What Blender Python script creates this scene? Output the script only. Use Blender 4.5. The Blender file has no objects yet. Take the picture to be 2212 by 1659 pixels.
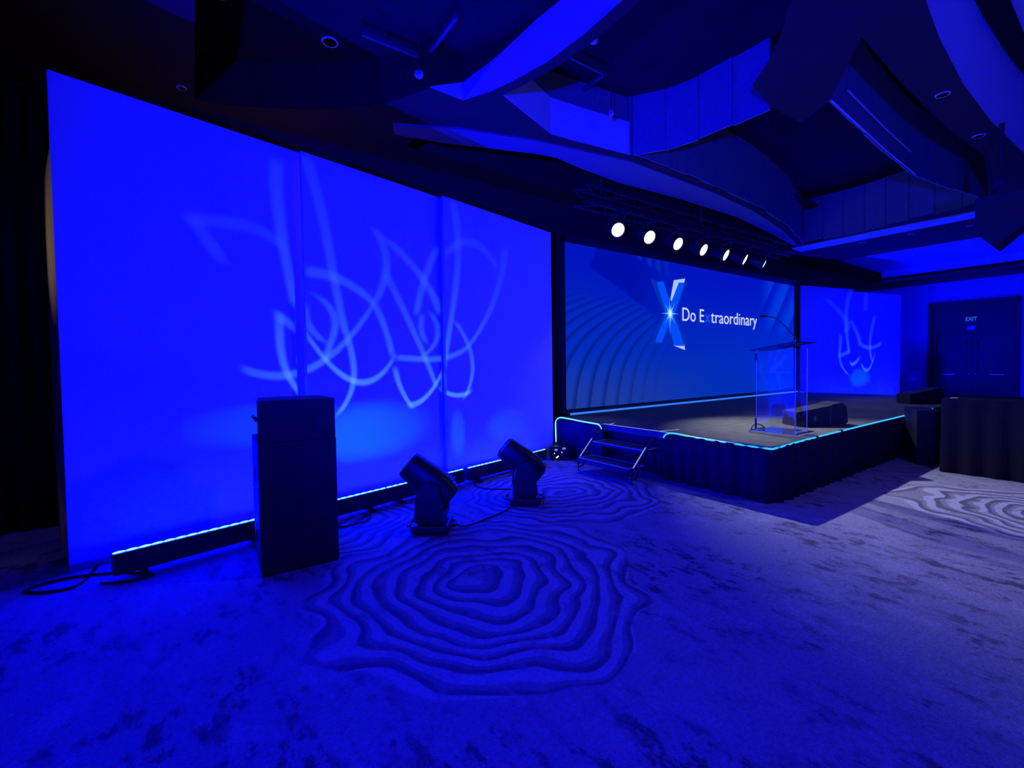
import bpy, bmesh, math, random
from mathutils import Matrix, Vector
random.seed(7)
S = bpy.context.scene
COL = S.collection

# ------------------------------------------------------------------ camera
cam_d = bpy.data.cameras.new('camera'); cam = bpy.data.objects.new('camera', cam_d); COL.objects.link(cam)
cam_d.sensor_width = 36.0; cam_d.lens = 977.0 / 2212.0 * 36.0
cam_d.shift_y = -11.2 / 2212.0
cam_d.clip_start = 0.05; cam_d.clip_end = 200
yaw, pitch, roll = map(math.radians, (35.077, 1.815, 0.8075))
fw = Vector((math.sin(yaw) * math.cos(pitch), math.cos(yaw) * math.cos(pitch), -math.sin(pitch)))
rt = Vector((math.cos(yaw), -math.sin(yaw), 0)); dn = fw.cross(rt)
rt2 = math.cos(roll) * rt + math.sin(roll) * dn
dn2 = -math.sin(roll) * rt + math.cos(roll) * dn
cam.matrix_world = Matrix(((rt2.x, -dn2.x, -fw.x, 0), (rt2.y, -dn2.y, -fw.y, 0), (rt2.z, -dn2.z, -fw.z, 1.55), (0, 0, 0, 1)))
S.camera = cam
S.cycles.max_bounces = 6; S.cycles.diffuse_bounces = 3; S.cycles.glossy_bounces = 3; S.cycles.transparent_max_bounces = 12

# ------------------------------------------------------------------ view + world + big lights
S.view_settings.view_transform = 'Standard'
S.view_settings.look = 'None'
S.view_settings.exposure = 0.0
S.view_settings.gamma = 1.0
S.view_settings.use_curve_mapping = False
W = bpy.data.worlds.new('room_ambient'); S.world = W; W.use_nodes = True
W.node_tree.nodes['Background'].inputs[0].default_value = (0.0, 0.0, 0.14, 1)
W.node_tree.nodes['Background'].inputs[1].default_value = 1.0

def light(name, kind, loc, target, energy, color, size=0.1, spot=60, blend=0.5, size_y=None):
    d = bpy.data.lights.new(name, kind); o = bpy.data.objects.new(name, d); COL.objects.link(o)
    o.location = loc; d.energy = energy; d.color = color
    v = Vector(target) - Vector(loc)
    o.rotation_euler = v.to_track_quat('-Z', 'Y').to_euler()
    if kind == 'SPOT':
        d.spot_size = math.radians(spot); d.spot_blend = blend; d.shadow_soft_size = size
    elif kind == 'AREA':
        d.shape = 'RECTANGLE'; d.size = size; d.size_y = size_y or size
    else:
        d.shadow_soft_size = size
    return o
BLUE = (0.0, 0.0, 1.0)
# unseen blue spots; the uplight aside, all are added fill for floor and walls
light('house_uplight', 'SPOT', (-3.2, -2.2, 0.6), (5.2, 4.0, 5.6), 9000, BLUE, 0.15, 72, 1.0)
light('floor_fill', 'SPOT', (-1.2, 1.0, 4.6), (0.8, 1.8, 0), 580, BLUE, 0.25, 84, 1.0)
light('floor_fill_mid', 'SPOT', (2.2, 0.0, 4.6), (2.4, 0.6, 0), 10, BLUE, 0.25, 130, 1.0)
light('floor_fill_far', 'SPOT', (6.6, 0.2, 4.6), (4.6, 0.4, 0), 110, (0.3, 0.22, 1.0), 0.3, 140, 1.0)
light('end_wall_fill', 'SPOT', (16.0, 0.6, 1.2), (22.5, 3.2, 3.6), 950, BLUE, 0.2, 110, 0.8)

light('left_drape_fill', 'SPOT', (-3.4, 4.7, 4.5), (-2.6, 6.3, 1.2), 70, BLUE, 0.2, 95, 1.0)  # unseen blue fill added to lift the dark left drape
# ------------------------------------------------------------------ node helpers
def nt_new(nt, t, **kw):
    n = nt.nodes.new(t)
    for k, v in kw.items(): setattr(n, k, v)
    return n
class NG:
    """tiny expression builder for math nodes"""
    def __init__(s, nt): s.nt = nt
    def put(s, sock, v):
        if hasattr(v, 'is_output'): s.nt.links.new(v, sock)
        else: sock.default_value = v
    def m(s, op, a, b=0.0, c=0.0, clamp=False):
        n = s.nt.nodes.new('ShaderNodeMath'); n.operation = op; n.use_clamp = clamp
        s.put(n.inputs[0], a)
        if len(n.inputs) > 1: s.put(n.inputs[1], b)
        if len(n.inputs) > 2: s.put(n.inputs[2], c)
        return n.outputs[0]
    def sm(s, v, a, b, lo=0.0, hi=1.0, smooth=True):
        n = s.nt.nodes.new('ShaderNodeMapRange'); n.interpolation_type = 'SMOOTHSTEP' if smooth else 'LINEAR'; n.clamp = True
        s.put(n.inputs['Value'], v); s.put(n.inputs['From Min'], a); s.put(n.inputs['From Max'], b)
        n.inputs['To Min'].default_value = lo; n.inputs['To Max'].default_value = hi
        return n.outputs['Result']
    def noise(s, vec, scale, detail=4.0, rough=0.6, out=0):
        n = s.nt.nodes.new('ShaderNodeTexNoise'); n.inputs['Scale'].default_value = scale
        n.inputs['Detail'].default_value = detail; n.inputs['Roughness'].default_value = rough
        if vec is not None: s.nt.links.new(vec, n.inputs['Vector'])
        return n.outputs[out]
    def mix(s, f, a, b):
        n = s.nt.nodes.new('ShaderNodeMix'); n.data_type = 'RGBA'
        s.put(n.inputs[0], f); s.put(n.inputs[6], a if hasattr(a, 'is_output') else (*a, 1)); s.put(n.inputs[7], b if hasattr(b, 'is_output') else (*b, 1))
        return n.outputs[2]
    def xyz(s, x, y, z=0.0):
        n = s.nt.nodes.new('ShaderNodeCombineXYZ'); s.put(n.inputs[0], x); s.put(n.inputs[1], y); s.put(n.inputs[2], z); return n.outputs[0]
    def sep(s, v):
        n = s.nt.nodes.new('ShaderNodeSeparateXYZ'); s.nt.links.new(v, n.inputs[0]); return n.outputs
    def vm(s, op, a, b=None, scale=None):
        n = s.nt.nodes.new('ShaderNodeVectorMath'); n.operation = op
        s.put(n.inputs[0], a)
        if b is not None: s.put(n.inputs[1], b)
        if scale is not None: n.inputs['Scale'].default_value = scale
        return n.outputs['Value'] if op in ('LENGTH', 'DISTANCE', 'DOT_PRODUCT') else n.outputs[0]

def new_mat(name):
    m = bpy.data.materials.new(name); m.use_nodes = True; nt = m.node_tree
    b = nt.nodes['Principled BSDF']; return m, nt, b, NG(nt)
def coords(nt): return nt.nodes.new('ShaderNodeTexCoord').outputs['Object']
def mat(name, col, rough=0.6, metal=0.0, var=0.15, scale=12.0, bump=0.0, bscale=80.0, spec=0.5):
    m, nt, b, g = new_mat(name); tc = coords(nt)
    f = g.noise(tc, scale, 5.0)
    d = tuple(c * (1 - var) for c in col); l = tuple(min(1, c * (1 + var)) for c in col)
    nt.links.new(g.mix(f, d, l), b.inputs['Base Color'])
    b.inputs['Roughness'].default_value = rough; b.inputs['Metallic'].default_value = metal
    b.inputs['Specular IOR Level'].default_value = spec
    if bump > 0:
        bn = nt.nodes.new('ShaderNodeBump'); bn.inputs['Strength'].default_value = bump; bn.inputs['Distance'].default_value = 0.01
        nt.links.new(g.noise(tc, bscale, 3.0), bn.inputs['Height']); nt.links.new(bn.outputs[0], b.inputs['Normal'])
    return m
def emis(name, col, strength, base=(0.02, 0.02, 0.03), var=0.05):
    m, nt, b, g = new_mat(name)
    f = g.noise(coords(nt), 20.0, 2.0)
    nt.links.new(g.mix(f, tuple(c * (1 - var) for c in col), col), b.inputs['Emission Color'])
    b.inputs['Emission Strength'].default_value = strength
    b.inputs['Base Color'].default_value = (*base, 1); b.inputs['Roughness'].default_value = 0.4
    return m

M = {}
M['black_metal'] = mat('black_painted_metal', (0.014, 0.014, 0.035), 0.45, 0.0, 0.2)
M['black_plastic'] = mat('black_plastic', (0.008, 0.008, 0.016), 0.4, 0.0, 0.15, bump=0.1)
M['black_cloth'] = mat('black_cloth', (0.014, 0.014, 0.04), 0.95, 0.0, 0.25, 6.0, 0.3, 200, 0.1)
M['black_wood'] = mat('black_textured_cabinet', (0.014, 0.014, 0.036), 0.7, 0, 0.3, 30, 0.3, 220)
M['grille'] = mat('speaker_grille', (0.03, 0.032, 0.036), 0.5, 0.3, 0.3, 60, 0.5, 300)
M['grey_metal'] = mat('grey_metal', (0.25, 0.25, 0.27), 0.4, 0.8, 0.1)
M['white_fabric'] = mat('stretched_white_fabric', (0.78, 0.78, 0.8), 0.85, 0, 0.03, 3.0, 0.08, 250, 0.1)
M['frame_white'] = mat('white_frame', (0.7, 0.7, 0.74), 0.6, 0, 0.06)
M['wood'] = mat('pine_board', (0.52, 0.38, 0.24), 0.6, 0, 0.25, 8.0)
M['soffit'] = mat('brown_soffit_paint', (0.05, 0.032, 0.026), 0.9, 0, 0.15, 2.0, spec=0.1)
M['lid'] = mat('black_plenum_paint', (0.012, 0.012, 0.02), 0.95, 0, 0.3, 3.0, spec=0.1)
M['fascia'] = mat('light_fascia_paint', (0.75, 0.75, 0.77), 0.8, 0, 0.06, 2.0)
M['plank'] = mat('grey_wood_plank', (0.2, 0.2, 0.22), 0.7, 0, 0.35, 14.0, 0.3, 60)
M['wall_dark'] = mat('dark_brown_wall', (0.045, 0.035, 0.04), 0.9, 0, 0.15, 1.5, spec=0.1)
M['wall_pale'] = mat('pale_wall_paint', (0.4, 0.4, 0.44), 0.85, 0, 0.08, 1.0)
M['dark_trim'] = mat('dark_stained_trim', (0.03, 0.025, 0.03), 0.5, 0, 0.2)
M['dark_door'] = mat('dark_wood_door', (0.05, 0.04, 0.035), 0.5, 0, 0.3, 5.0)
M['stage_top'] = mat('grey_stage_carpet', (0.17, 0.18, 0.17), 0.95, 0, 0.45, 5.0, 0.5, 260, 0.1)
M['tape'] = emis('white_glow_tape', (0.42, 0.62, 0.78), 0.45, (0.7, 0.8, 0.75))
M['edge_paint'] = mat('pale_edge_paint', (0.7, 0.6, 0.9), 0.5, 0, 0.05)
M['paper'] = mat('white_paper', (0.8, 0.82, 0.78), 0.7, 0, 0.03)
M['led_cell'] = emis('batten_led_lens', (0.12, 0.4, 1.0), 3.0)
M['neon'] = emis('cyan_blue_neon', (0.02, 0.28, 1.0), 2.2)
M['neon_hot'] = emis('pale_cyan_neon', (0.08, 0.5, 1.0), 2.6)
M['strip_blue'] = emis('blue_tube', (0.03, 0.2, 1.0), 1.1)
M['lamp_white'] = emis('hot_white_lens', (1.0, 0.97, 0.82), 3.0)
M['lamp_dim'] = emis('lens_rim_glow', (1.0, 0.95, 0.8), 1.2)
M['dot_white'] = emis('indicator_white', (0.8, 0.95, 0.9), 1.2)
M['dot_blue'] = emis('indicator_blue', (0.2, 0.3, 1.0), 0.8)
M['exit'] = emis('exit_letters', (0.05, 0.35, 0.7), 0.55)
M['exit_body'] = mat('exit_body', (0.02, 0.05, 0.1), 0.5)
M['sign_blue'] = mat('pale_notice', (0.9, 0.9, 0.95), 0.5)
M['chrome'] = mat('chrome', (0.8, 0.8, 0.82), 0.2, 1.0, 0.05)
M['bulb_glass'] = mat('frosted_glass', (0.55, 0.55, 0.62), 0.3)

def carpet():
    m, nt, b, g = new_mat('patterned_ballroom_carpet')
    tc = coords(nt)
    warpn = g.noise(tc, 1.1, 2.0, 0.5, out=1)
    warp = g.vm('SCALE', g.vm('SUBTRACT', warpn, (0.5, 0.5, 0.5)), scale=0.75)
    p = g.vm('MULTIPLY', g.vm('ADD', tc, warp), (1, 1, 0))
    blot = g.noise(tc, 0.75, 9.0, 0.68)
    stretch = g.vm('MULTIPLY', tc, (2.3, 1.0, 1.0))
    blot2 = g.noise(stretch, 3.4, 9.0, 0.76)
    fine = g.noise(tc, 120.0, 3.0, 0.7)
    blot3 = g.noise(tc, 9.0, 6.0, 0.75)
    bb = g.m('ADD', blot2, g.m('MULTIPLY', g.m('SUBTRACT', blot3, 0.5), 0.35))
    dark = g.m('MULTIPLY', g.sm(blot, 0.43, 0.56), g.sm(bb, 0.5, 0.57))
    col = g.mix(g.m('MULTIPLY', dark, 0.85), (0.31, 0.31, 0.5), (0.07, 0.075, 0.13))
    lightp = g.sm(g.m('ADD', g.noise(stretch, 1.3, 8.0, 0.7), g.m('MULTIPLY', g.m('SUBTRACT', blot3, 0.5), 0.25)), 0.5, 0.64)
    col = g.mix(g.m('MULTIPLY', lightp, 0.5), col, (0.45, 0.46, 0.68))
    wob2 = g.m('MULTIPLY', g.m('SUBTRACT', g.noise(tc, 1.5, 1.5, 0.45), 0.5), 0.46)
    for (cx, cy, R, per) in ((1.70, 2.84, 1.22, 0.15), (3.62, 4.12, 1.15, 0.14), (6.75, 0.75, 1.0, 0.15), (1.15, 4.75, 0.9, 0.14)):
        r0 = g.vm('DISTANCE', p, (cx, cy, 0))
        r = g.m('ADD', r0, wob2)
        ph = g.m('FRACT', g.m('ADD', g.m('DIVIDE', r, per), 4.0))
        line = g.m('MULTIPLY', g.sm(ph, 0.62, 0.78), g.sm(ph, 1.0, 0.94))
        ringc = g.mix(g.sm(ph, 0.4, 0.5), (0.47, 0.47, 0.74), (0.25, 0.25, 0.42))
        ringc = g.mix(line, ringc, (0.1, 0.1, 0.19))
        wob = g.m('ADD', r0, g.m('MULTIPLY', g.m('SUBTRACT', blot, 0.5), 0.3))
        mask = g.m('MULTIPLY', g.sm(wob, R, R - 0.03), g.sm(r0, 0.04, 0.12))
        worn = g.m('MULTIPLY', mask, g.sm(bb, 0.64, 0.5, 0.3, 0.85))
        col = g.mix(worn, col, ringc)
    grain = g.sm(g.m('ADD', g.m('MULTIPLY', fine, 0.6), g.m('MULTIPLY', g.noise(tc, 42.0, 3.0, 0.7), 0.4)), 0.34, 0.66, 0.55, 1.4, False)
    mul = nt.nodes.new('ShaderNodeVectorMath'); mul.operation = 'MULTIPLY'
    nt.links.new(col, mul.inputs[0]); nt.links.new(g.xyz(grain, grain, grain), mul.inputs[1])
    nt.links.new(mul.outputs[0], b.inputs['Base Color'])
    b.inputs['Roughness'].default_value = 0.95; b.inputs['Specular IOR Level'].default_value = 0.1
    bn = nt.nodes.new('ShaderNodeBump'); bn.inputs['Strength'].default_value = 0.5; bn.inputs['Distance'].default_value = 0.006
    nt.links.new(fine, bn.inputs['Height']); nt.links.new(bn.outputs[0], b.inputs['Normal'])
    return m
M['carpet'] = carpet()

def acrylic():
    m = bpy.data.materials.new('clear_acrylic'); m.use_nodes = True; nt = m.node_tree; nt.nodes.clear()
    out = nt.nodes.new('ShaderNodeOutputMaterial'); mx = nt.nodes.new('ShaderNodeMixShader')
    tr = nt.nodes.new('ShaderNodeBsdfTransparent'); gl = nt.nodes.new('ShaderNodeBsdfGlossy')
    fr = nt.nodes.new('ShaderNodeFresnel'); g = NG(nt)
    tr.inputs[0].default_value = (0.98, 0.98, 0.99, 1); gl.inputs['Roughness'].default_value = 0.03
    fr.inputs[0].default_value = 1.49
    front = g.m('SUBTRACT', 1.0, nt.nodes.new('ShaderNodeNewGeometry').outputs['Backfacing'])
    f = g.m('MULTIPLY', g.m('MULTIPLY', fr.outputs[0], front), g.sm(g.noise(coords(nt), 3.0), 0.2, 0.8, 1.5, 2.0), clamp=True)
    nt.links.new(f, mx.inputs[0]); nt.links.new(tr.outputs[0], mx.inputs[1]); nt.links.new(gl.outputs[0], mx.inputs[2])
    nt.links.new(mx.outputs[0], out.inputs[0]); return m
M['acrylic'] = acrylic()

# ------------------------------------------------------------------ mesh helpers
class MB:
    def __init__(s): s.v = []; s.f = []
    def add(s, vs, fs, T=None):
        k = len(s.v)
        s.v += [tuple(T @ Vector(p)) if T else tuple(p) for p in vs]
        s.f += [tuple(i + k for i in f) for f in fs]; return s
    def box(s, c, d, T=None, bev=0.0):
        if bev > 0:
            bm = bmesh.new(); bmesh.ops.create_cube(bm, size=1)
            for v in bm.verts: v.co = Vector((v.co.x * d[0] + c[0], v.co.y * d[1] + c[1], v.co.z * d[2] + c[2]))
            bmesh.ops.bevel(bm, geom=list(bm.edges), offset=bev, segments=2, affect='EDGES', profile=0.7)
            bm.verts.index_update()
            vs = [tuple(v.co) for v in bm.verts]; fs = [tuple(v.index for v in f.verts) for f in bm.faces]; bm.free()
            return s.add(vs, fs, T)
        x, y, z = (q / 2 for q in d)
        vs = [(c[0] + a * x, c[1] + b * y, c[2] + e * z) for e in (-1, 1) for a, b in ((-1, -1), (1, -1), (1, 1), (-1, 1))]
        return s.add(vs, [(3, 2, 1, 0), (4, 5, 6, 7), (0, 1, 5, 4), (1, 2, 6, 5), (2, 3, 7, 6), (3, 0, 4, 7)], T)
    def prism(s, pts, z0, z1, T=None):
        n = len(pts)
        vs = [(p[0], p[1], z0) for p in pts] + [(p[0], p[1], z1) for p in pts]
        return s.add(vs, [tuple(range(n - 1, -1, -1)), tuple(range(n, 2 * n))] + [(i, (i + 1) % n, n + (i + 1) % n, n + i) for i in range(n)], T)
    def lathe(s, prof, n=20, T=None):
        vs = []; fs = []
        for r, z in prof:
            vs += [(r * math.cos(2 * math.pi * i / n), r * math.sin(2 * math.pi * i / n), z) for i in range(n)]
        for j in range(len(prof) - 1):
            for i in range(n): fs.append((j * n + i, j * n + (i + 1) % n, (j + 1) * n + (i + 1) % n, (j + 1) * n + i))
        fs.append(tuple(range(n - 1, -1, -1))); k = (len(prof) - 1) * n; fs.append(tuple(range(k, k + n)))
        return s.add(vs, fs, T)
    def tube(s, pts, r, n=8):
        pts = [Vector(p) for p in pts]; vs = []; fs = []
        up = Vector((0, 0, 1))
        for i, p in enumerate(pts):
            t = (pts[min(i + 1, len(pts) - 1)] - pts[max(i - 1, 0)]).normalized()
            a = t.cross(up)
            if a.length < 1e-3: a = t.cross(Vector((1, 0, 0)))
            a.normalize(); b = a.cross(t)
            rr = r[i] if isinstance(r, (list, tuple)) else r
            vs += [tuple(p + rr * (math.cos(2 * math.pi * k / n) * a + math.sin(2 * math.pi * k / n) * b)) for k in range(n)]
        for j in range(len(pts) - 1):
            for i in range(n): fs.append((j * n + i, j * n + (i + 1) % n, (j + 1) * n + (i + 1) % n, (j + 1) * n + i))
        fs.append(tuple(range(n - 1, -1, -1))); k = (len(pts) - 1) * n; fs.append(tuple(range(k, k + n)))
        return s.add(vs, fs)
    def bar(s, a, b, w): return s.tube([a, b], w, 6)
    def build(s, name, m, parent=None, smooth=False, loc=None, rotz=0.0):
        me = bpy.data.meshes.new(name); me.from_pydata(s.v, [], s.f); me.update()
        bm = bmesh.new(); bm.from_mesh(me); bmesh.ops.recalc_face_normals(bm, faces=bm.faces); bm.to_mesh(me); bm.free()
        me.materials.append(M[m] if isinstance(m, str) else m)
        if smooth:
            for p in me.polygons: p.use_smooth = True
            try: me.set_sharp_from_angle(angle=math.radians(40))
            except Exception: pass
        o = bpy.data.objects.new(name, me); COL.objects.link(o)
        if parent: o.parent = parent
        if loc: o.location = loc
        if rotz: o.rotation_euler = (0, 0, rotz)
        return o
def TR(loc=(0, 0, 0), rz=0.0, rx=0.0, ry=0.0):
    return Matrix.Translation(loc) @ Matrix.Rotation(rz, 4, 'Z') @ Matrix.Rotation(ry, 4, 'Y') @ Matrix.Rotation(rx, 4, 'X')
def empty(name, loc=(0, 0, 0), rz=0.0):
    o = bpy.data.objects.new(name, None); COL.objects.link(o); o.location = loc; o.rotation_euler = (0, 0, rz); o.empty_display_size = 0.2
    return o
def tag(o, label, cat, group=None):
    o['label'] = label; o['category'] = cat
    if group: o['group'] = group
    return o
def struct(o, label=None):
    o['kind'] = 'structure'
    if label: o['label'] = label
    return o
def copy_thing(o, parent=None):
    c = o.copy(); COL.objects.link(c); c.parent = parent
    for ch in list(o.children): copy_thing(ch, c)
    return c
def spline(pts, n=10):
    P = [Vector(p) for p in pts]; out = []
    for i in range(len(P) - 1):
        p0, p1, p2, p3 = P[max(i - 1, 0)], P[i], P[i + 1], P[min(i + 2, len(P) - 1)]
        for k in range(n):
            t = k / n
            out.append(0.5 * ((2 * p1) + (p2 - p0) * t + (2 * p0 - 5 * p1 + 4 * p2 - p3) * t * t + (3 * p1 - p0 - 3 * p2 + p3) * t ** 3))
    out.append(P[-1]); return out

# ------------------------------------------------------------------ room shell
struct(MB().box((9, 1, -0.05), (34, 18, 0.1)).build('floor', 'carpet'), 'blue-lit patterned carpet with tree-ring swirls')
struct(MB().box((8, 6.85, 2.95), (32, 0.2, 5.9)).build('wall_back', 'wall_dark'), 'dark wall behind the stage set')
struct(MB().box((-6.6, 1, 2.95), (0.2, 12, 5.9)).build('wall_left', 'wall_dark'), 'dark wall at the far left')
wr = MB()
wr.box((22.6, 5.83, 2.3), (0.2, 1.86, 4.6)).box((22.6, -1.2, 2.3), (0.2, 7.6, 4.6)).box((22.6, 3.75, 4.09), (0.2, 2.3, 1.02))
struct(wr.build('wall_right', 'wall_pale'), 'blue-lit end wall around the double doors')
tr = MB().box((22.46, 1.0, 4.42), (0.12, 11.4, 0.2)).box((22.43, 1.0, 4.53), (0.18, 11.4, 0.04))
struct(tr.build('trim_1', 'dark_trim'), 'dark crown moulding on the end wall')

# ceiling: soffit with openings, recess lids, fascias, hanging planks
ZS = 4.7
H1 = [(0.1, -4.5), (0.1, 6.5), (0.37, 6.46), (0.74, 6.29), (1.11, 6.08), (1.49, 5.82), (1.84, 5.51), (2.07, 5.2), (2.29, 4.79), (2.72, 4.80), (2.89, 4.47), (2.98, 4.22), (3.11, 3.72), (3.15, 3.21), (3.14, 2.72), (3.08, 2.0), (2.95, 1.0), (2.75, 0), (2.5, -1), (2.2, -4.5)]
FAR = [(5.5, 4.65), (6.46, 4.60), (8.02, 4.64), (9.65, 4.76), (11.5, 5.05), (13.6, 5.55)]
RIGHT = [(13.6, 5.55), (13.62, 4.37), (13.4, 3.29), (13.3, 2.54), (13.1, 1.96)]
TONGUE = [(3.9, 1.35), (4.45, 1.96), (4.68, 2.10), (5.03, 2.39), (5.32, 2.71), (5.98, 2.80), (6.7, 2.77), (6.4, 2.32), (5.43, 1.71)]
H2 = [(3.05, 4.45), (4.1, 4.83), (4.5, 4.79)] + FAR + RIGHT[1:] + [(10.2, 1.60), (8.9, 1.68), (7.77, 1.72), (6.88, 1.73)] + TONGUE[::-1] + [(3.1, 1.2), (3.22, 2.0), (3.28, 2.72), (3.29, 3.21), (3.25, 3.72), (3.12, 4.22)]
H3 = [(5.0, 1.15), (5.36, 1.22), (6.08, 1.28), (7.31, 1.33), (8.75, 1.32), (10.57, 1.23), (14, 0.9), (14, -4.4), (3.4, -4.4), (4.2, 0.6)]
H4 = [(16.9, 6.2), (22.0, 6.2), (22.0, -4.4), (16.9, -4.4)]
H5 = [(2.6, 5.95), (2.92, 5.84), (4.28, 5.36), (4.59, 5.30), (5.13, 5.37), (6.18, 5.43), (7.6, 5.32), (9.7, 5.3), (11.95, 5.55), (14.03, 5.85), (14.03, 6.25), (2.6, 6.25)]
ceil = struct(empty('ceiling', (8, 1, ZS)), 'dark hotel ballroom ceiling with curved recesses and hanging plank panels')
ceil.location = (0, 0, 0)
def soffit():
    bm = bmesh.new(); edges = []
    for poly in ([(-6.7, -5), (22.7, -5), (22.7, 6.95), (-6.7, 6.95)], H1, H2, H3, H4, H5):
        vs = [bm.verts.new((p[0], p[1], ZS)) for p in poly]
        edges += [bm.edges.new((vs[i], vs[(i + 1) % len(vs)])) for i in range(len(vs))]
    bmesh.ops.triangle_fill(bm, use_beauty=True, use_dissolve=False, edges=edges, normal=(0, 0, -1))
    me = bpy.data.meshes.new('soffit'); bm.to_mesh(me); bm.free(); me.materials.append(M['soffit'])
    o = bpy.data.objects.new('soffit', me); COL.objects.link(o); o.parent = ceil; return o
soffit()
def fascia(pts, z0, z1, m='fascia', th=0.05, name='fascia', closed=False):
    """upright strip with thickness, following pts"""
    P = [Vector((p[0], p[1])) for p in pts]; n = len(P); off = []
    for i in range(n):
        t = (P[min(i + 1, n - 1)] - P[max(i - 1, 0)]).normalized(); off.append(Vector((-t.y, t.x)))
    vs = []
    for i in range(n):
        q = P[i] + off[i] * th
        vs += [(P[i].x, P[i].y, z0 + 0.003), (P[i].x, P[i].y, z1), (q.x, q.y, z1), (q.x, q.y, z0 + 0.003)]
    fs = []
    for i in range(n - 1):
        a = 4 * i; b = a + 4
        fs += [(a, b, b + 1, a + 1), (a + 1, b + 1, b + 2, a + 2), (a + 2, b + 2, b + 3, a + 3), (a + 3, b + 3, b, a)]
    fs += [(0, 1, 2, 3), (4 * n - 4, 4 * n - 1, 4 * n - 2, 4 * n - 3)]
    return MB().add(vs, fs).build(name, m, ceil)
def sp2(pts, n=5): return [(v.x, v.y) for v in spline([(p[0], p[1], 0) for p in pts], n)]
def lid(poly, z, m='lid', name='recess_lid', grow=0.05):
    cx = sum(p[0] for p in poly) / len(poly); cy = sum(p[1] for p in poly) / len(poly)
    return MB().prism([(p[0], p[1]) for p in poly], z, z + 0.05).build(name, m, ceil)
lid([(0.0, -4.6), (3.25, -4.6), (3.25, 6.7), (0.0, 6.7)], 5.24)
fascia(H1[1:9], ZS, 5.24, 'lid', 0.05, 'fascia')
def light_cutoff_fascia():  # light cutoff painted in: pale below the tapering edge, black above
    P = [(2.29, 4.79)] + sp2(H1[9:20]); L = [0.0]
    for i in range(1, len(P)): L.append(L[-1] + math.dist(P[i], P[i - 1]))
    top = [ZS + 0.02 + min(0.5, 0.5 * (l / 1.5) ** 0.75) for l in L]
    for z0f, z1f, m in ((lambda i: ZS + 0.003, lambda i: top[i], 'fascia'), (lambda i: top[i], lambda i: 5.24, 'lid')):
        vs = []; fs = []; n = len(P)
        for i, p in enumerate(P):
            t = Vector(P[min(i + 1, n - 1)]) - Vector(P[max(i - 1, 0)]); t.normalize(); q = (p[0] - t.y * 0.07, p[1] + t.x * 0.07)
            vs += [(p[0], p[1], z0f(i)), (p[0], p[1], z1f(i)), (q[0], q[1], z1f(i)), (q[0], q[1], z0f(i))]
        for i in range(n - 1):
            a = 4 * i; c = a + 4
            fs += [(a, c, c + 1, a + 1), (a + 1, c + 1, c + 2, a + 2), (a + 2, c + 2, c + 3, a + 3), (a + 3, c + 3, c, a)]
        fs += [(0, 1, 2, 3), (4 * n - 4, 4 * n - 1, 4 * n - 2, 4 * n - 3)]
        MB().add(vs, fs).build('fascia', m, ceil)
light_cutoff_fascia()
fascia([H1[0], H1[1]], ZS, 5.24, 'lid', 0.04, 'fascia')
lid([(3.0, 1.1), (6.0, 1.1), (6.0, 5.0), (3.0, 5.0)], 5.58)
lid([(5.9, 1.1), (14.0, 1.1), (14.0, 5.9), (5.9, 5.9)], 5.86)
fascia([(2.98, 4.42), (4.1, 4.83), (4.5, 4.79), (5.52, 4.65)], ZS, 5.2, 'fascia', 0.05, 'fascia')
fascia([(2.98, 4.45), (4.1, 4.86), (4.5, 4.82), (5.52, 4.68)], 5.2, 5.58, 'plank', 0.05, 'fascia')
lid([(3.2, -4.5), (14.2, -4.5), (14.2, 1.5), (3.2, 1.5)], 5.93, 'fascia')
fascia(sp2(H3[:7]), ZS, 5.93, 'fascia', 0.06, 'fascia')
lid([(16.8, -4.5), (22.5, -4.5), (22.5, 6.3), (16.8, 6.3)], 4.95, 'fascia')
fascia([(22.0, 6.2), (22.0, -4.4)], ZS, 4.95, 'fascia', 0.05, 'fascia')
lid([(2.4, 5.2), (14.3, 5.2), (14.3, 6.4), (2.4, 6.4)], 5.6)
M['lit_strip'] = mat('painted_lit_strip', (0.15, 0.14, 0.16), 0.85, 0, 0.08, 2.0)  # paler paint stands in for light on this strip of soffit
MB().prism([(2.2, 5.73), (3.0, 5.34), (4.0, 5.04), (5.63, 4.75), (8.0, 4.76), (9.65, 4.88), (11.5, 5.17), (13.4, 5.62), (13.3, 5.72), (11.95, 5.53), (9.7, 5.28), (7.6, 5.30), (6.18, 5.41), (5.13, 5.35), (4.59, 5.28), (4.28, 5.34), (2.92, 5.82), (2.3, 5.95)], ZS - 0.03, ZS - 0.002).build('lit_soffit_strip', 'lit_strip', ceil)
# soffit lip past the right-hand plank wall, painted pale to read as lit
MB().prism([(13.75, 5.9), (14.35, 5.9), (14.35, -4.5), (13.75, -4.5)], ZS - 0.035, ZS - 0.005).build('lip', 'fascia', ceil)
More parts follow.
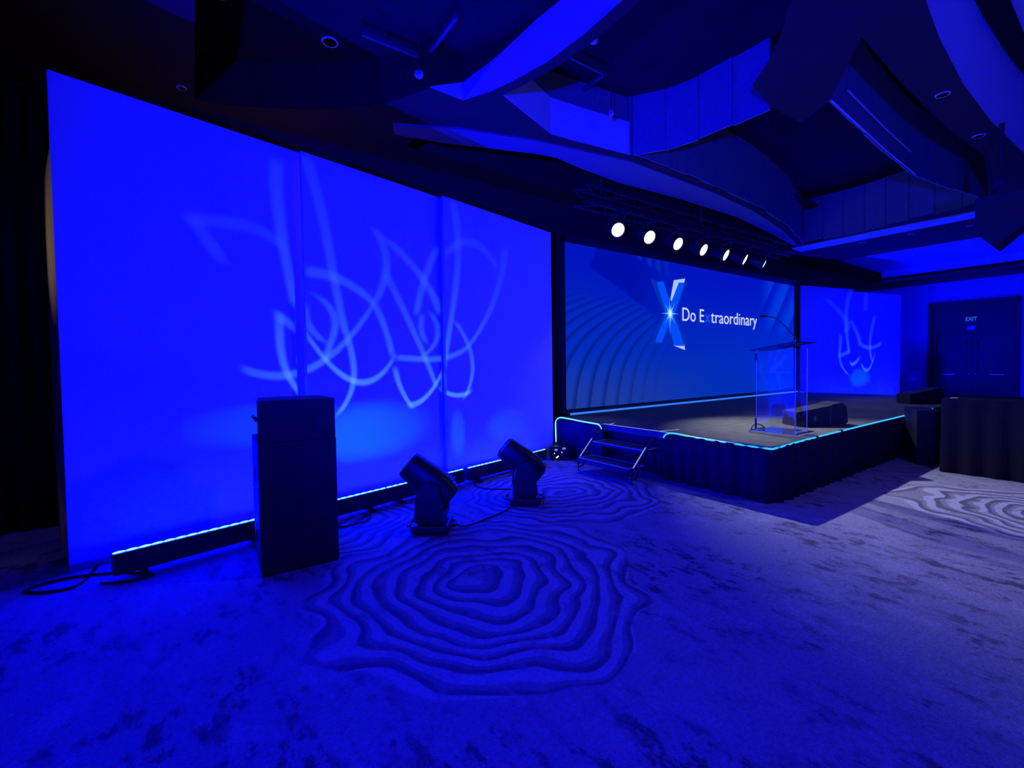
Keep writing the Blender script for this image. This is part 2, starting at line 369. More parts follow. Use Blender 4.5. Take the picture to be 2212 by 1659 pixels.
# hanging plank walls, every plank its own piece
def planks(pts, z0, z1, w=0.46, skew=0.02):
    P = [Vector((p[0], p[1])) for p in sp2(pts, 24)]
    acc = [0.0]
    for i in range(1, len(P)): acc.append(acc[-1] + (P[i] - P[i - 1]).length)
    def at(s):
        for i in range(1, len(P)):
            if acc[i] >= s: t = (s - acc[i - 1]) / max(1e-6, acc[i] - acc[i - 1]); return P[i - 1].lerp(P[i], t)
        return P[-1]
    n = max(2, round(acc[-1] / w))
    for i in range(n):
        a = at(acc[-1] * i / n + 0.006); b = at(acc[-1] * (i + 1) / n - 0.006)
        c = (a + b) / 2; L = (b - a).length; ang = math.atan2(b.y - a.y, b.x - a.x)
        dz = random.uniform(-skew, skew)
        MB().box((0, 0, 0), (L, 0.03, z1 - z0)).build('plank', 'plank', ceil, loc=(c.x, c.y, (z0 + z1) / 2 + dz), rotz=ang)
planks([(5.55, 4.62), (5.79, 4.28), (5.94, 3.77), (5.97, 3.19), (5.98, 2.82)], ZS, 5.58)
planks(FAR, ZS + 0.02, 5.86)
planks(RIGHT, ZS + 0.02, 5.86)
planks([(6.4, 2.34), (7.5, 2.38), (8.62, 2.42), (10.19, 2.44), (11.6, 2.25), (13.05, 2.0)], ZS, 5.86)
fascia([(6.42, 2.325), (7.5, 2.362), (8.62, 2.402), (10.19, 2.422)], ZS - 0.012, ZS + 0.006, 'fascia', -0.012, 'edge_bead')  # pale beads stand in for bright lines of light along the planks
fascia([(6.9, 2.32), (7.7, 2.35), (8.62, 2.38), (9.8, 2.40)], ZS + 0.26, ZS + 0.275, 'fascia', -0.02, 'edge_bead')
# suspended track in the recesses
tk = MB().box((1.95, 4.95, 5.12), (0.75, 0.04, 0.05)).box((2.3, 4.55, 5.12), (0.04, 0.75, 0.05))
tag(tk.build('lighting_track', 'grey_metal'), 'L-shaped lighting track under the black upper left recess', 'track')
tk = MB().box((4.2, 4.35, 5.45), (0.95, 0.03, 0.04)).box((4.65, 4.55, 5.45), (0.03, 0.45, 0.04))
tag(tk.build('lighting_track', 'grey_metal'), 'slim lighting track in the recess beside the plank panel', 'track')

# ------------------------------------------------------------------ scenic panels
PA = math.radians(12.867)
def panel(base, rz, s0, w, t, h, label, group, post=False):
    d = Vector((math.cos(rz), math.sin(rz), 0)); n = Vector((-d.y, d.x, 0))
    e = empty('scenic_panel', Vector(base) + d * s0 + n * t, rz); tag(e, label, 'panel', group)
    MB().box((w / 2, 0.004, h / 2), (w - 0.004, 0.008, h - 0.004)).build('fabric', 'white_fabric', e)
    for x in (0.022, w - 0.022):
        MB().box((x, 0.028, h / 2), (0.044, 0.038, h)).build('frame_post', 'frame_white', e)
    for z in (0.022, h / 2, h - 0.022):
        MB().box((w / 2, 0.028, z), (w - 0.09, 0.036, 0.044)).build('frame_rail', 'frame_white', e)
    # floor jack behind
    MB().prism([(0, 0), (0.55, 0), (0.05, 1.6), (0, 1.6)], -0.02, 0.02, Matrix.Translation((w / 2, 0.05, 0)) @ Matrix.Rotation(math.pi / 2, 4, 'Z') @ Matrix.Rotation(math.pi / 2, 4, 'X')).build('floor_jack', 'wood', e)
    return e
BL = (-0.83, 4.769, 0)
p1 = panel(BL, PA, 0.0, 1.90, 0.0, 3.79, 'tall blue-lit panel at far left behind the loudspeaker stack', 'scenic panels left of the screen')
panel(BL, PA, 1.80, 1.84, -0.13, 3.755, 'middle of three tall blue panels left of the screen', 'scenic panels left of the screen')
panel(BL, PA, 3.56, 2.30, -0.24, 3.74, 'tall blue-lit panel closest to the left edge of the screen', 'scenic panels left of the screen')
MB().box((0.016, 0.56, 1.62), (0.03, 1.0, 3.24)).box((0.034, 0.1, 1.62), (0.02, 0.08, 3.2)).box((0.034, 1.02, 1.62), (0.02, 0.08, 3.2)).build('return_wing', 'wood', p1)['label'] = 'bare wooden return edge catching warm light'
BR = (14.9, 6.12, 0)
panel(BR, -PA, 0.0, 2.42, 0.0, 3.79, 'blue-lit panel right of the screen, half nearer the screen', 'scenic panels right of the screen')
panel(BR, -PA, 2.37, 2.68, 0.055, 3.74, 'blue-lit panel right of the screen, half nearer the doors', 'scenic panels right of the screen')
light('backstage_worklight', 'SPOT', (-2.3, 5.5, 2.5), (-0.95, 5.2, 2.65), 16, (1.0, 0.8, 0.5), 0.04, 60, 1.0)
light('backstage_glow', 'POINT', (0.8, 6.35, 3.3), (0, 0, 0), 5, (1.0, 0.5, 0.55), 0.1)
light('backstage_floor_light', 'POINT', (-1.25, 5.3, 0.3), (0, 0, 0), 0.05, (1.0, 0.75, 0.45), 0.03)

# black masking drapes beside the LED wall
def drape(path, z0, z1, label, amp=0.03, wave=0.16, name='masking_drape', top=True):
    P = [Vector((p[0], p[1])) for p in path]; pts = []
    for i in range(len(P) - 1):
        L = (P[i + 1] - P[i]).length; n = max(4, int(L / (wave / 6)))
        t = (P[i + 1] - P[i]).normalized(); nn = Vector((-t.y, t.x))
        for k in range(n): s = L * k / n; pts.append(P[i] + t * s + nn * amp * math.sin(2 * math.pi * s / wave))
    pts.append(P[-1])
    vs = []; fs = []
    for p in pts: vs += [(p.x, p.y, z0), (p.x, p.y, z1)]
    for i in range(len(pts) - 1): fs.append((2 * i, 2 * i + 2, 2 * i + 3, 2 * i + 1))
    e = empty(name, (P[0].x, P[0].y, z0)); m = MB(); m.v = [(x - P[0].x, y - P[0].y, z - z0) for x, y, z in vs]; m.f = fs
    o = m.build('cloth', 'black_cloth', e, True)
    so = o.modifiers.new('thickness', 'SOLIDIFY'); so.thickness = 0.006
    h = MB()
    for i in range(len(P) - 1): h.bar((P[i].x - P[0].x, P[i].y - P[0].y, z1 - z0), (P[i + 1].x - P[0].x, P[i + 1].y - P[0].y, z1 - z0), 0.02)
    h.build('drape_pipe', 'black_metal', e)
    tag(e, label, 'drape'); return e
drape([(4.9, 6.48), (15.4, 6.48)], 0.0, 4.0, 'black masking drape filling the gaps around the big screen')
drape([(-6.3, 6.3), (-0.98, 6.3)], 0.0, 4.3, 'black drape hanging in the dark left of the panels')

# ------------------------------------------------------------------ LED battens in front of the panels
def batten(s0, L, label, t=-0.45, base=BL, rz=PA):
    d = Vector((math.cos(rz), math.sin(rz), 0)); n = Vector((-d.y, d.x, 0))
    e = empty('led_batten', Vector(base) + d * s0 + n * t, rz); tag(e, label, 'light bar', 'blue LED battens along the panel feet')
    MB().box((L / 2, 0, 0.128), (L, 0.11, 0.16), bev=0.012).build('housing', 'black_metal', e)
    nc = max(3, round(L / 0.077)); cell = None
    for k in range(nc):
        x = (k + 0.5) * L / nc
        if cell is None:
            cl = L / nc / 2; cell = MB().tube([(-cl, 0, 0), (-cl * 0.6, 0, 0), (0, 0, 0), (cl * 0.6, 0, 0), (cl, 0, 0)], [0.0035, 0.0075, 0.0095, 0.0075, 0.0035], 8).build('led_lens', 'led_cell', e, True); cell.location = (x, -0.03, 0.213)
        else:
            c = cell.copy(); COL.objects.link(c); c.parent = e; c.location = (x, -0.03, 0.213)
    for x in (0.18, L - 0.18):
        MB().box((x, 0, 0.012), (0.05, 0.2, 0.024), bev=0.004).box((x, 0.04, 0.036), (0.04, 0.012, 0.03)).box((x, -0.04, 0.036), (0.04, 0.012, 0.03)).build('foot_bracket', 'black_metal', e)
    MB().lathe([(0.016, 0), (0.016, 0.05), (0.009, 0.07)], 10, TR((L - 0.07, 0.02, 0.12), ry=math.pi / 2)).build('cable_plug', 'black_plastic', e)
    c = Vector(base) + d * (s0 + L / 2) + n * t + Vector((0, 0, 0.235))
    la = light('led_batten_beam', 'AREA', c, c + n * 0.42 + Vector((0, 0, 1)), 210 * L, BLUE, L * 0.96, size_y=0.05)
    la.rotation_euler = (Matrix.Rotation(rz, 3, 'Z') @ Matrix.Rotation(math.pi - math.atan2(0.42, 1), 3, 'X')).to_euler()
    return e
batten(0.2, 1.13, 'LED batten at the left end of the row, left of the loudspeaker stack')
batten(1.34, 1.13, 'LED batten emerging from behind the loudspeaker stack')
batten(2.48, 1.13, 'LED batten passing behind the nearer moving light')
batten(3.69, 1.13, 'LED batten between the two moving lights')
batten(4.83, 0.5, 'short LED batten piece beside the power box')
batten(0.3, 2.2, 'LED batten behind the stage at the near right-hand panel', -0.4, BR, -PA)
batten(2.6, 2.2, 'LED batten behind the stage at the far right-hand panel', -0.4, BR, -PA)

# ------------------------------------------------------------------ stage
SX0, SX1, SY0, SY1, SZ = 5.115, 14.9, 2.39, 6.08, 0.615
stage = tag(empty('stage', (SX0, SY0, 0)), 'raised stage with grey carpet top and black skirt', 'stage')
nx, ny = 4, 3; dx = (SX1 - SX0) / nx; dy = (SY1 - SY0) / ny
dk = None
for i in range(nx):
    for j in range(ny):
        if dk is None:
            dk = MB().box((0, 0, 0), (dx - 0.004, dy - 0.004, 0.09), bev=0.004).build('deck', 'stage_top', stage)
            o = dk
        else:
            o = dk.copy(); COL.objects.link(o); o.parent = stage
        o.location = ((i + 0.5) * dx, (j + 0.5) * dy, SZ - 0.045)
lg = None
for i in range(5):
    for j in range(4):
        if lg is None: lg = MB().lathe([(0.024, 0), (0.024, SZ - 0.09)], 8).build('leg', 'grey_metal', stage); o = lg
        else: o = lg.copy(); COL.objects.link(o); o.parent = stage
        o.location = (min(max(i * dx, 0.12), SX1 - SX0 - 0.12), min(max(j * dy, 0.12), SY1 - SY0 - 0.12), 0)
def skirt(path, flare=0.07):
    P = [Vector(p) for p in path]; seg = []
    for i in range(len(P) - 1):
        L = (P[i + 1] - P[i]).length; t = (P[i + 1] - P[i]).normalized(); n = max(1, int(L / 0.025))
        for k in range(n): seg.append((P[i] + t * (L * k / n), t))
    seg.append((P[-1], t)); s = 0.0; vs = []; fs = []; rows = ((SZ - 0.01, 0.25), (SZ - 0.15, 0.6), (0.3, 0.9), (0.004, 1.3))
    for i, (p, t) in enumerate(seg):
        if i: s += (p - seg[i - 1][0]).length
        ta = (seg[min(i + 3, len(seg) - 1)][1] + seg[max(i - 3, 0)][1]).normalized(); nn = Vector((ta.y, -ta.x))
        for z, k in rows:
            w = 0.018 * math.sin(s * 2 * math.pi / 0.17 + 0.6 * math.sin(s * 3.1)) + 0.012 * math.sin(s * 2 * math.pi / 0.41 + 1.3)
            q = p + nn * (0.02 + flare * (SZ - z) / SZ * 0.6 + w * k); vs.append((q.x - SX0, q.y - SY0, z))
    for i in range(len(seg) - 1):
        for r in range(3): a0 = i * 4 + r; fs.append((a0, a0 + 1, a0 + 5, a0 + 4))
    m = MB(); m.v = vs; m.f = fs; o = m.build('skirt', 'black_cloth', stage, True)
    so = o.modifiers.new('thickness', 'SOLIDIFY'); so.thickness = 0.005; return o
skirt([(SX0, SY1), (SX0, 4.82)])
skirt([(SX0, 3.72), (SX0, SY0 + 0.1), (SX0 + 0.012, SY0 + 0.045), (SX0 + 0.045, SY0 + 0.012), (SX0 + 0.1, SY0), (SX1, SY0)])
skirt([(SX0 + 0.12, 4.9), (SX0 + 0.12, 3.64)], 0.0)
# neon rope round the stage edge
def rope(pts, m, label, r=0.011, joints=()):
    e = empty('led_rope', pts[0]); o = Vector(pts[0])
    MB().tube([Vector(p) - o for p in pts], r, 8).build('tube', m, e, True)
    MB().tube([Vector(p) - o - Vector((0, 0, r * 1.2)) for p in pts], r * 0.7, 6).build('channel', 'black_plastic', e, True)
    for j in joints: MB().box(tuple(Vector(j) - o), (0.05, 0.034, 0.034), bev=0.005).build('connector', 'black_plastic', e)
    tag(e, label, 'light strip'); return e
ex, ey, ez = SX0 - 0.018, SY0 - 0.018, SZ - 0.002
rope([tuple(v) for v in spline([(ex - 0.02, 5.93, 0.2), (ex - 0.02, 5.94, 0.42), (ex - 0.02, 5.93, 0.56), (ex, 5.86, 0.625), (ex, 5.7, 0.632), (ex, 5.3, 0.615), (ex, 5.0, 0.607), (ex, 4.93, 0.595), (ex - 0.01, 4.86, 0.54)], 8)], 'neon_hot', 'glowing cyan rope light arching over the stage corner by the panels')
rope([tuple(v) for v in spline([(ex - 0.03, 3.74, 0.55), (ex - 0.015, 3.70, 0.6), (ex, 3.60, 0.62), (ex, 3.3, 0.605), (ex, 2.8, 0.595), (ex, 2.5, 0.592), (ex + 0.002, ey + 0.07, 0.592), (ex + 0.008, ey + 0.008, 0.592), (ex + 0.07, ey + 0.002, 0.594), (ex + 0.16, ey, 0.595), (ex + 0.6, ey, 0.605), (6.9, ey, 0.612), (8.2, ey, 0.615), (11.2, ey, 0.615)], 8)], 'neon', 'bright cyan rope light wrapping the front corner of the stage', joints=((6.2, ey, 0.608), (6.95, ey, 0.612)))
rope([(5.55, 6.07, SZ + 0.02), (14.55, 6.07, SZ + 0.02)], 'strip_blue', 'straight blue light tube on the stage floor below the screen', 0.02)
# glow tape on the edge above the steps
tp = MB().box((SX0 + 0.02, 4.28, SZ + 0.002), (0.03, 1.2, 0.003)); tag(tp.build('edge_tape', 'tape'), 'white tape line on the stage edge above the steps', 'tape')
tp = MB().box((0, 0, 0), (0.2, 0.022, 0.003)); tag(tp.build('edge_tape', 'tape', loc=(5.22, 4.79, SZ + 0.003), rotz=math.radians(20)), 'short slanted tape mark on the stage behind the left stair rail', 'tape')
tp = MB().box((0, 0, 0), (0.36, 0.022, 0.003)); tag(tp.build('edge_tape', 'tape', loc=(5.3, 3.82, SZ + 0.003), rotz=math.radians(-12)), 'longer tape mark on the stage near the right stair rail', 'tape')

# steps
st = tag(empty('stage_steps', (4.48, 3.82, 0)), 'two-tread portable steps with taped edges at the stage side', 'steps')
for i, (x, z) in enumerate(((0.0, 0.2), (0.29, 0.4))):
    tr_ = MB().box((x + 0.15, 0.465, z - 0.02), (0.31, 0.93, 0.04), bev=0.004).build('tread', 'black_wood', st)
    for c, dd in (((x + 0.0, 0.465, z + 0.001), (0.016, 0.93, 0.012)), ((x + 0.15, 0.01, z + 0.001), (0.31, 0.014, 0.008)), ((x + 0.15, 0.92, z + 0.001), (0.31, 0.014, 0.008)), ((x + 0.3, 0.465, z + 0.001), (0.012, 0.93, 0.006))):
        MB().box(c, dd).build('edge_strip', 'edge_paint', tr_)
for y in (-0.02, 0.95):
    MB().tube([(0.02, y, 0.0), (0.02, y, 0.12), (0.035, y, 0.16), (0.33, y, 0.45), (0.42, y, 0.52), (0.46, y, 0.53)], 0.016).build('stringer', 'black_metal', st, True)
    MB().box((0, 0, 0), (0.34, 0.016, 0.005), TR((0.175, y, 0.327), ry=-math.radians(44))).build('glow_strip', 'tape', st)
    MB().tube([(0.02, y, 0.06), (0.10, y, 0.07), (0.16, y, 0.15)], 0.012).build('brace', 'black_metal', st, True)
    MB().tube([(0.58, y, 0.0), (0.58, y, 0.4)], 0.016).build('leg', 'black_metal', st, True)

# power distribution box
pd = tag(empty('power_box', (4.82, 5.56, 0), math.radians(-35)), 'black power distribution box with lit indicators at the stage corner', 'power box')
bd = MB().box((0, 0, 0.115), (0.3, 0.2, 0.2), bev=0.012).build('case', 'black_plastic', pd)
MB().tube([(-0.1, 0, 0.2), (-0.1, 0, 0.25), (0.1, 0, 0.25), (0.1, 0, 0.2)], 0.01).build('handle', 'black_metal', pd, True)
for x, z in ((-0.06, 0.17), (0.07, 0.19)):
    MB().box((x, -0.103, z), (0.05, 0.006, 0.03)).build('meter_display', 'dot_blue', pd)
for x, z in ((-0.085, 0.115), (0.035, 0.13)):
    MB().lathe([(0.009, 0), (0.009, 0.008), (0.003, 0.011)], 8, TR((x, -0.1, z), rx=math.pi / 2)).build('indicator', 'dot_white', pd)
MB().box((0, 0, 0), (0.055, 0.008, 0.02), TR((-0.04, -0.106, 0.055), ry=math.radians(-38))).build('label_plate', 'dot_white', pd)
for x in (-0.1, 0.0, 0.1): MB().lathe([(0.024, 0), (0.024, 0.03), (0.016, 0.034)], 10, TR((x, -0.1, 0.085), rx=math.pi / 2)).build('outlet', 'black_plastic', pd)
for x in (-0.12, 0.12): MB().box((x, 0, 0.008), (0.03, 0.16, 0.016)).build('foot', 'black_plastic', pd)

# ------------------------------------------------------------------ LED wall
def screen_mat():
    m, nt, b, g = new_mat('led_wall_picture'); tc = coords(nt); x, y, z = g.sep(tc)
    u, v = x, z
    # base gradient of the artwork
    base = g.mix(g.sm(v, 0.7, 3.8), (0.0, 0.028, 0.44), (0.0, 0.007, 0.5))
    base = g.mix(g.m('MULTIPLY', g.sm(v, 1.9, 0.7), g.sm(u, 5.5, 0.0, 0, 0.9)), base, (0.015, 0.045, 0.27))
    # fan of ribs: t is constant along one rib
    w = g.m('DIVIDE', g.m('SUBTRACT', v, 0.7), 2.05)
    w = g.m('MINIMUM', g.m('MAXIMUM', w, 0.0), 1.15)
    h = g.m('ADD', g.m('MULTIPLY', w, 0.35), g.m('MULTIPLY', g.m('POWER', w, 3.2), 1.75))
    t = g.m('SUBTRACT', u, h)
    ph = g.m('FRACT', g.m('DIVIDE', g.m('ADD', t, 6.0), 0.39))
    shade = g.m('MULTIPLY', g.sm(ph, 0.5, 0.93), g.sm(ph, 1.0, 0.95))
    edge = g.m('ADD', 3.62, g.m('MULTIPLY', u, -0.42))
    ribmask = g.m('MULTIPLY', g.sm(g.m('SUBTRACT', edge, v), 0.0, 0.06), g.m('MULTIPLY', g.sm(t, 3.2, 0.6), g.sm(v, 3.0, 2.65)))
    ribs = g.m('MULTIPLY', shade, ribmask)
    col = g.mix(g.m('MULTIPLY', ribs, 0.75), base, (0.0, 0.012, 0.17))
    glow = g.m('MULTIPLY', g.m('MULTIPLY', g.sm(ph, 0.05, 0.5), g.sm(ph, 0.8, 0.5)), ribmask)
    col = g.mix(g.m('MULTIPLY', glow, 0.25), col, (0.0, 0.04, 0.58))
    # deep blue hollow above the ribs, lighter wedge in the upper left corner
    leftb = g.m('ADD', 0.56, g.m('MULTIPLY', g.m('SUBTRACT', v, 3.3), 0.53))
    hollow = g.m('MULTIPLY', g.m('MULTIPLY', g.sm(g.m('SUBTRACT', v, edge), 0.0, 0.05), g.sm(g.m('SUBTRACT', u, leftb), 0.0, 0.04)), g.sm(u, 3.6, 1.6))
    col = g.mix(g.m('MULTIPLY', hollow, 0.75), col, (0.0, 0.003, 0.33))
    # pale diagonal ribs upper right
    q = g.m('SUBTRACT', u, g.m('MULTIPLY', v, 0.85))
    ph2 = g.m('FRACT', g.m('DIVIDE', q, 0.95))
    d2 = g.m('MULTIPLY', g.m('MULTIPLY', g.sm(ph2, 0.0, 0.7), g.sm(ph2, 0.95, 0.85)), g.m('MULTIPLY', g.sm(u, 6.9, 7.9), g.sm(v, 2.0, 2.8)))
    col = g.mix(g.m('MULTIPLY', d2, 0.5), col, (0.0, 0.07, 0.8))
    # little teeth at the top
    ph3 = g.m('FRACT', g.m('DIVIDE', g.m('ADD', u, g.m('MULTIPLY', v, 0.15)), 0.3))
    tl = g.m('ADD', 3.74, g.m('MULTIPLY', g.m('SUBTRACT', u, 1.9), -0.3))
    d3 = g.m('MULTIPLY', g.m('MULTIPLY', g.sm(g.m('SUBTRACT', v, tl), -0.02, 0.05), g.sm(ph3, 0.3, 0.9)), g.m('MULTIPLY', g.sm(u, 1.8, 2.0), g.sm(u, 3.4, 2.6)))
    col = g.mix(g.m('MULTIPLY', d3, 0.5), col, (0.0, 0.04, 0.62))
    nt.links.new(col, b.inputs['Emission Color']); b.inputs['Emission Strength'].default_value = 1.0
    b.inputs['Base Color'].default_value = (0.01, 0.01, 0.012, 1); b.inputs['Roughness'].default_value = 0.6
    return m
M['picture'] = screen_mat()
def flat_emit(name, col, s=1.0): M[name] = emis(name, col, s, (0.01, 0.01, 0.01), 0.02); return name
flat_emit('logo_blue', (0.0, 0.075, 0.95)); flat_emit('logo_white', (0.42, 0.55, 0.85)); flat_emit('logo_ghost', (0.0, 0.03, 0.42))
flat_emit('logo_cyan', (0.06, 0.4, 0.95)); flat_emit('text_white', (0.6, 0.7, 0.95)); flat_emit('text_blue', (0.0, 0.11, 1.0)); flat_emit('flare_white', (0.55, 0.8, 1.0), 1.1)
scr = tag(empty('led_wall', (5.57, 6.2, 0)), 'wide LED video wall showing a blue ribbed picture with white lettering', 'screen')
MB().box((4.53, 0.05, 2.235), (9.06, 0.08, 3.05)).build('display', 'picture', scr)
fr = MB().box((-0.06, 0.06, 2.2), (0.11, 0.12, 3.3)).box((9.12, 0.06, 2.2), (0.11, 0.12, 3.3)).box((4.53, 0.06, 3.84), (9.3, 0.12, 0.15)).box((4.53, 0.03, 0.665), (9.3, 0.1, 0.085))
fr.build('bezel', 'black_metal', scr)
def flat(name, pts, m, y=-0.002, parent=scr):
    n = len(pts); mb = MB()
    vs = [(p[0], y, p[1]) for p in pts] + [(p[0], y + 0.0015, p[1]) for p in pts]
    mb.add(vs, [tuple(range(n)), tuple(range(2 * n - 1, n - 1, -1))] + [(i, (i + 1) % n, n + (i + 1) % n, n + i) for i in range(n)])
    return mb.build(name, m, parent)
flat('logo_shadow', [(2.42, 3.32), (2.66, 3.30), (3.06, 2.75), (3.40, 3.36), (3.73, 3.38), (3.25, 2.62), (3.73, 1.96), (3.35, 1.94), (3.05, 2.4), (2.72, 1.95), (2.37, 1.93), (2.87, 2.6)], 'logo_ghost', 0.004)
flat('logo_bar_tip', [(3.10, 2.95), (3.226, 3.375), (3.645, 3.45), (3.58, 3.30), (3.40, 3.30), (3.17, 2.85)], 'logo_white', 0.001)
flat('logo_bar_tip', [(3.22, 1.95), (3.61, 1.95), (3.636, 1.827), (3.235, 1.915)], 'logo_white', 0.001)
flat('logo_bar', [(2.62, 3.28), (2.853, 3.315), (3.16, 2.72), (3.02, 2.45), (2.94, 2.6)], 'logo_blue', -0.001)
flat('logo_bar', [(3.405, 3.339), (3.614, 3.355), (3.25, 2.62), (3.08, 2.55), (3.06, 2.78)], 'logo_blue', -0.001)
flat('logo_bar', [(2.56, 1.994), (2.773, 1.973), (3.09, 2.45), (3.04, 2.66), (2.93, 2.6)], 'logo_blue', -0.001)
flat('logo_bar', [(3.235, 1.918), (3.61, 1.916), (3.24, 2.58), (3.1, 2.7), (3.02, 2.4)], 'logo_blue', -0.001)
# light burst in the middle of the logo
star = []; rays = [(0, .42), (22, .16), (48, .34), (70, .18), (95, .36), (118, .2), (140, .3), (160, .17), (182, .4), (205, .15), (225, .34), (248, .22), (268, .46), (292, .2), (315, .32), (338, .18)]
for i, (a, r) in enumerate(rays):
    star.append((3.08 + r * 0.8 * math.cos(math.radians(a)), 2.63 + r * math.sin(math.radians(a))))
    a2 = (a + rays[(i + 1) % len(rays)][0] + (360 if i == len(rays) - 1 else 0)) / 2
    star.append((3.08 + 0.075 * math.cos(math.radians(a2)), 2.63 + 0.085 * math.sin(math.radians(a2))))
flat('logo_burst', star, 'logo_cyan', -0.0035)
flat('logo_burst', [(3.08 + (q[0] - 3.08) * 0.55, 2.63 + (q[1] - 2.63) * 0.55) for q in star], 'flare_white', -0.006)
def text(body, x0, x1, zbase, cap, m, name):
    c = bpy.data.curves.new(name, 'FONT'); c.body = body; c.extrude = 0.001; c.resolution_u = 6
    o = bpy.data.objects.new('tmp', c); COL.objects.link(o); bpy.context.view_layer.update()
    me = bpy.data.meshes.new_from_object(o.evaluated_get(bpy.context.evaluated_depsgraph_get())); bpy.data.objects.remove(o)
    xs = [v.co.x for v in me.vertices]; a, b2 = min(xs), max(xs); sx = (x1 - x0) / (b2 - a); sz = cap / 0.683
    for v in me.vertices: x, y, z = v.co; v.co = (x0 + (x - a) * sx, -z * 1.0, zbase + y * sz)
    me.materials.clear(); me.materials.append(M[m]); ob = bpy.data.objects.new(name, me); COL.objects.link(ob); ob.parent = None
    return ob
for body, a, b2, m in (('Do E', 3.535, 4.387, 'text_white'), ('x', 4.425, 4.64, 'text_blue'), ('traordinary', 4.68, 6.87, 'text_white')):
    o = text(body, a, b2, 2.49, 0.30, m, 'lettering'); o.parent = scr; o.location = (0, -0.003, 0)
light('screen_glow', 'AREA', (10.1, 6.12, 2.2), (10.1, 0, 1.6), 24, (0.02, 0.12, 1.0), 8.8, size_y=2.9)

# ------------------------------------------------------------------ truss with seven spotlights
tz, ty = 4.38, 5.62
ts = tag(empty('lighting_truss', (5.4, ty, tz)), 'black box truss above the screen', 'truss')
TL = 7.2
for y in (-0.14, 0.14):
    for z in (-0.14, 0.14): MB().bar((0, y, z), (TL, y, z), 0.025).build('chord', 'black_metal', ts)
lac = MB(); k = 0
while k * 0.4 < TL - 0.3:
    a = k * 0.4; b2 = a + 0.4; s = 1 if k % 2 else -1
    for y in (-0.14, 0.14): lac.bar((a, y, -0.14 * s), (b2, y, 0.14 * s), 0.01)
    for z in (-0.14, 0.14): lac.bar((a, -0.14 * s, z), (b2, 0.14 * s, z), 0.01)
    k += 1
lac.build('lacing', 'black_metal', ts)
for x in (0.5, 3.5, 6.6):
    MB().bar((x, 0, 0.14), (x, 0, 1.2), 0.012).build('hoist_chain', 'grey_metal', ts)
ordn = ['leftmost', 'second', 'third', 'fourth', 'fifth', 'sixth', 'rightmost']
XS = [6.30, 7.18, 8.07, 8.97, 9.84, 10.66, 11.55]
AIM = [(4.9, 5.3, 0.8), (6.35, 1.3, 0), (7.6, 2.9, 0.6), (8.8, 2.9, 0.6), (10.2, 2.9, 0.6), (11.6, 2.9, 0.6), (13.2, 3.0, 0.6)]
POW = [30, 900, 24, 34, 38, 42, 45]
for i, x in enumerate(XS):
    c = Vector((x, 5.6, 3.94)); face = Vector((-0.40 + 0.157 * i, -1.0, -0.55)).normalized()
    e = tag(empty('stage_spotlight', (x, ty, tz - 0.14)), 'white-glowing spotlight on the truss, %s of seven from the left' % ordn[i], 'spotlight', 'spotlights on the truss')
    q = face.to_track_quat('Z', 'Y').to_matrix().to_4x4(); T = Matrix.Translation(c - Vector((x, ty, tz - 0.14))) @ q
    MB().lathe([(0.07, -0.34), (0.11, -0.3), (0.125, -0.05), (0.14, -0.02), (0.14, 0.02), (0.128, 0.02), (0.122, 0.0)], 24, T).build('can', 'black_metal', e, True)
    MB().lathe([(0.097, 0.0), (0.097, 0.012), (0.07, 0.024), (0.02, 0.03)], 24, T).build('lens', 'lamp_white', e, True)
    MB().lathe([(0.121, 0.004), (0.121, 0.012), (0.112, 0.014), (0.112, 0.004)], 24, T).build('lens_rim', 'lamp_dim', e, True)
    yk = MB(); yk.tube([T @ Vector((0.15, 0, -0.12)), T @ Vector((0.15, 0, -0.05)) + Vector((0, 0, 0.15)), Vector((0.06, -0.14, -0.05)), Vector((-0.06, -0.14, -0.05)), T @ Vector((-0.15, 0, -0.05)) + Vector((0, 0, 0.15)), T @ Vector((-0.15, 0, -0.12))], 0.012)
    yk.build('yoke', 'black_metal', e, True)
    MB().box((0, -0.14, 0.0), (0.06, 0.075, 0.1), bev=0.008).build('clamp', 'black_metal', e)
    lp = c + (Vector(AIM[i]) - c).normalized() * 0.17
    light('stage_spotlight_beam', 'SPOT', lp, AIM[i], POW[i], (0.95, 0.97, 1.0), 0.05, (44, 62, 50, 50, 50, 50, 50)[i], 1.0)

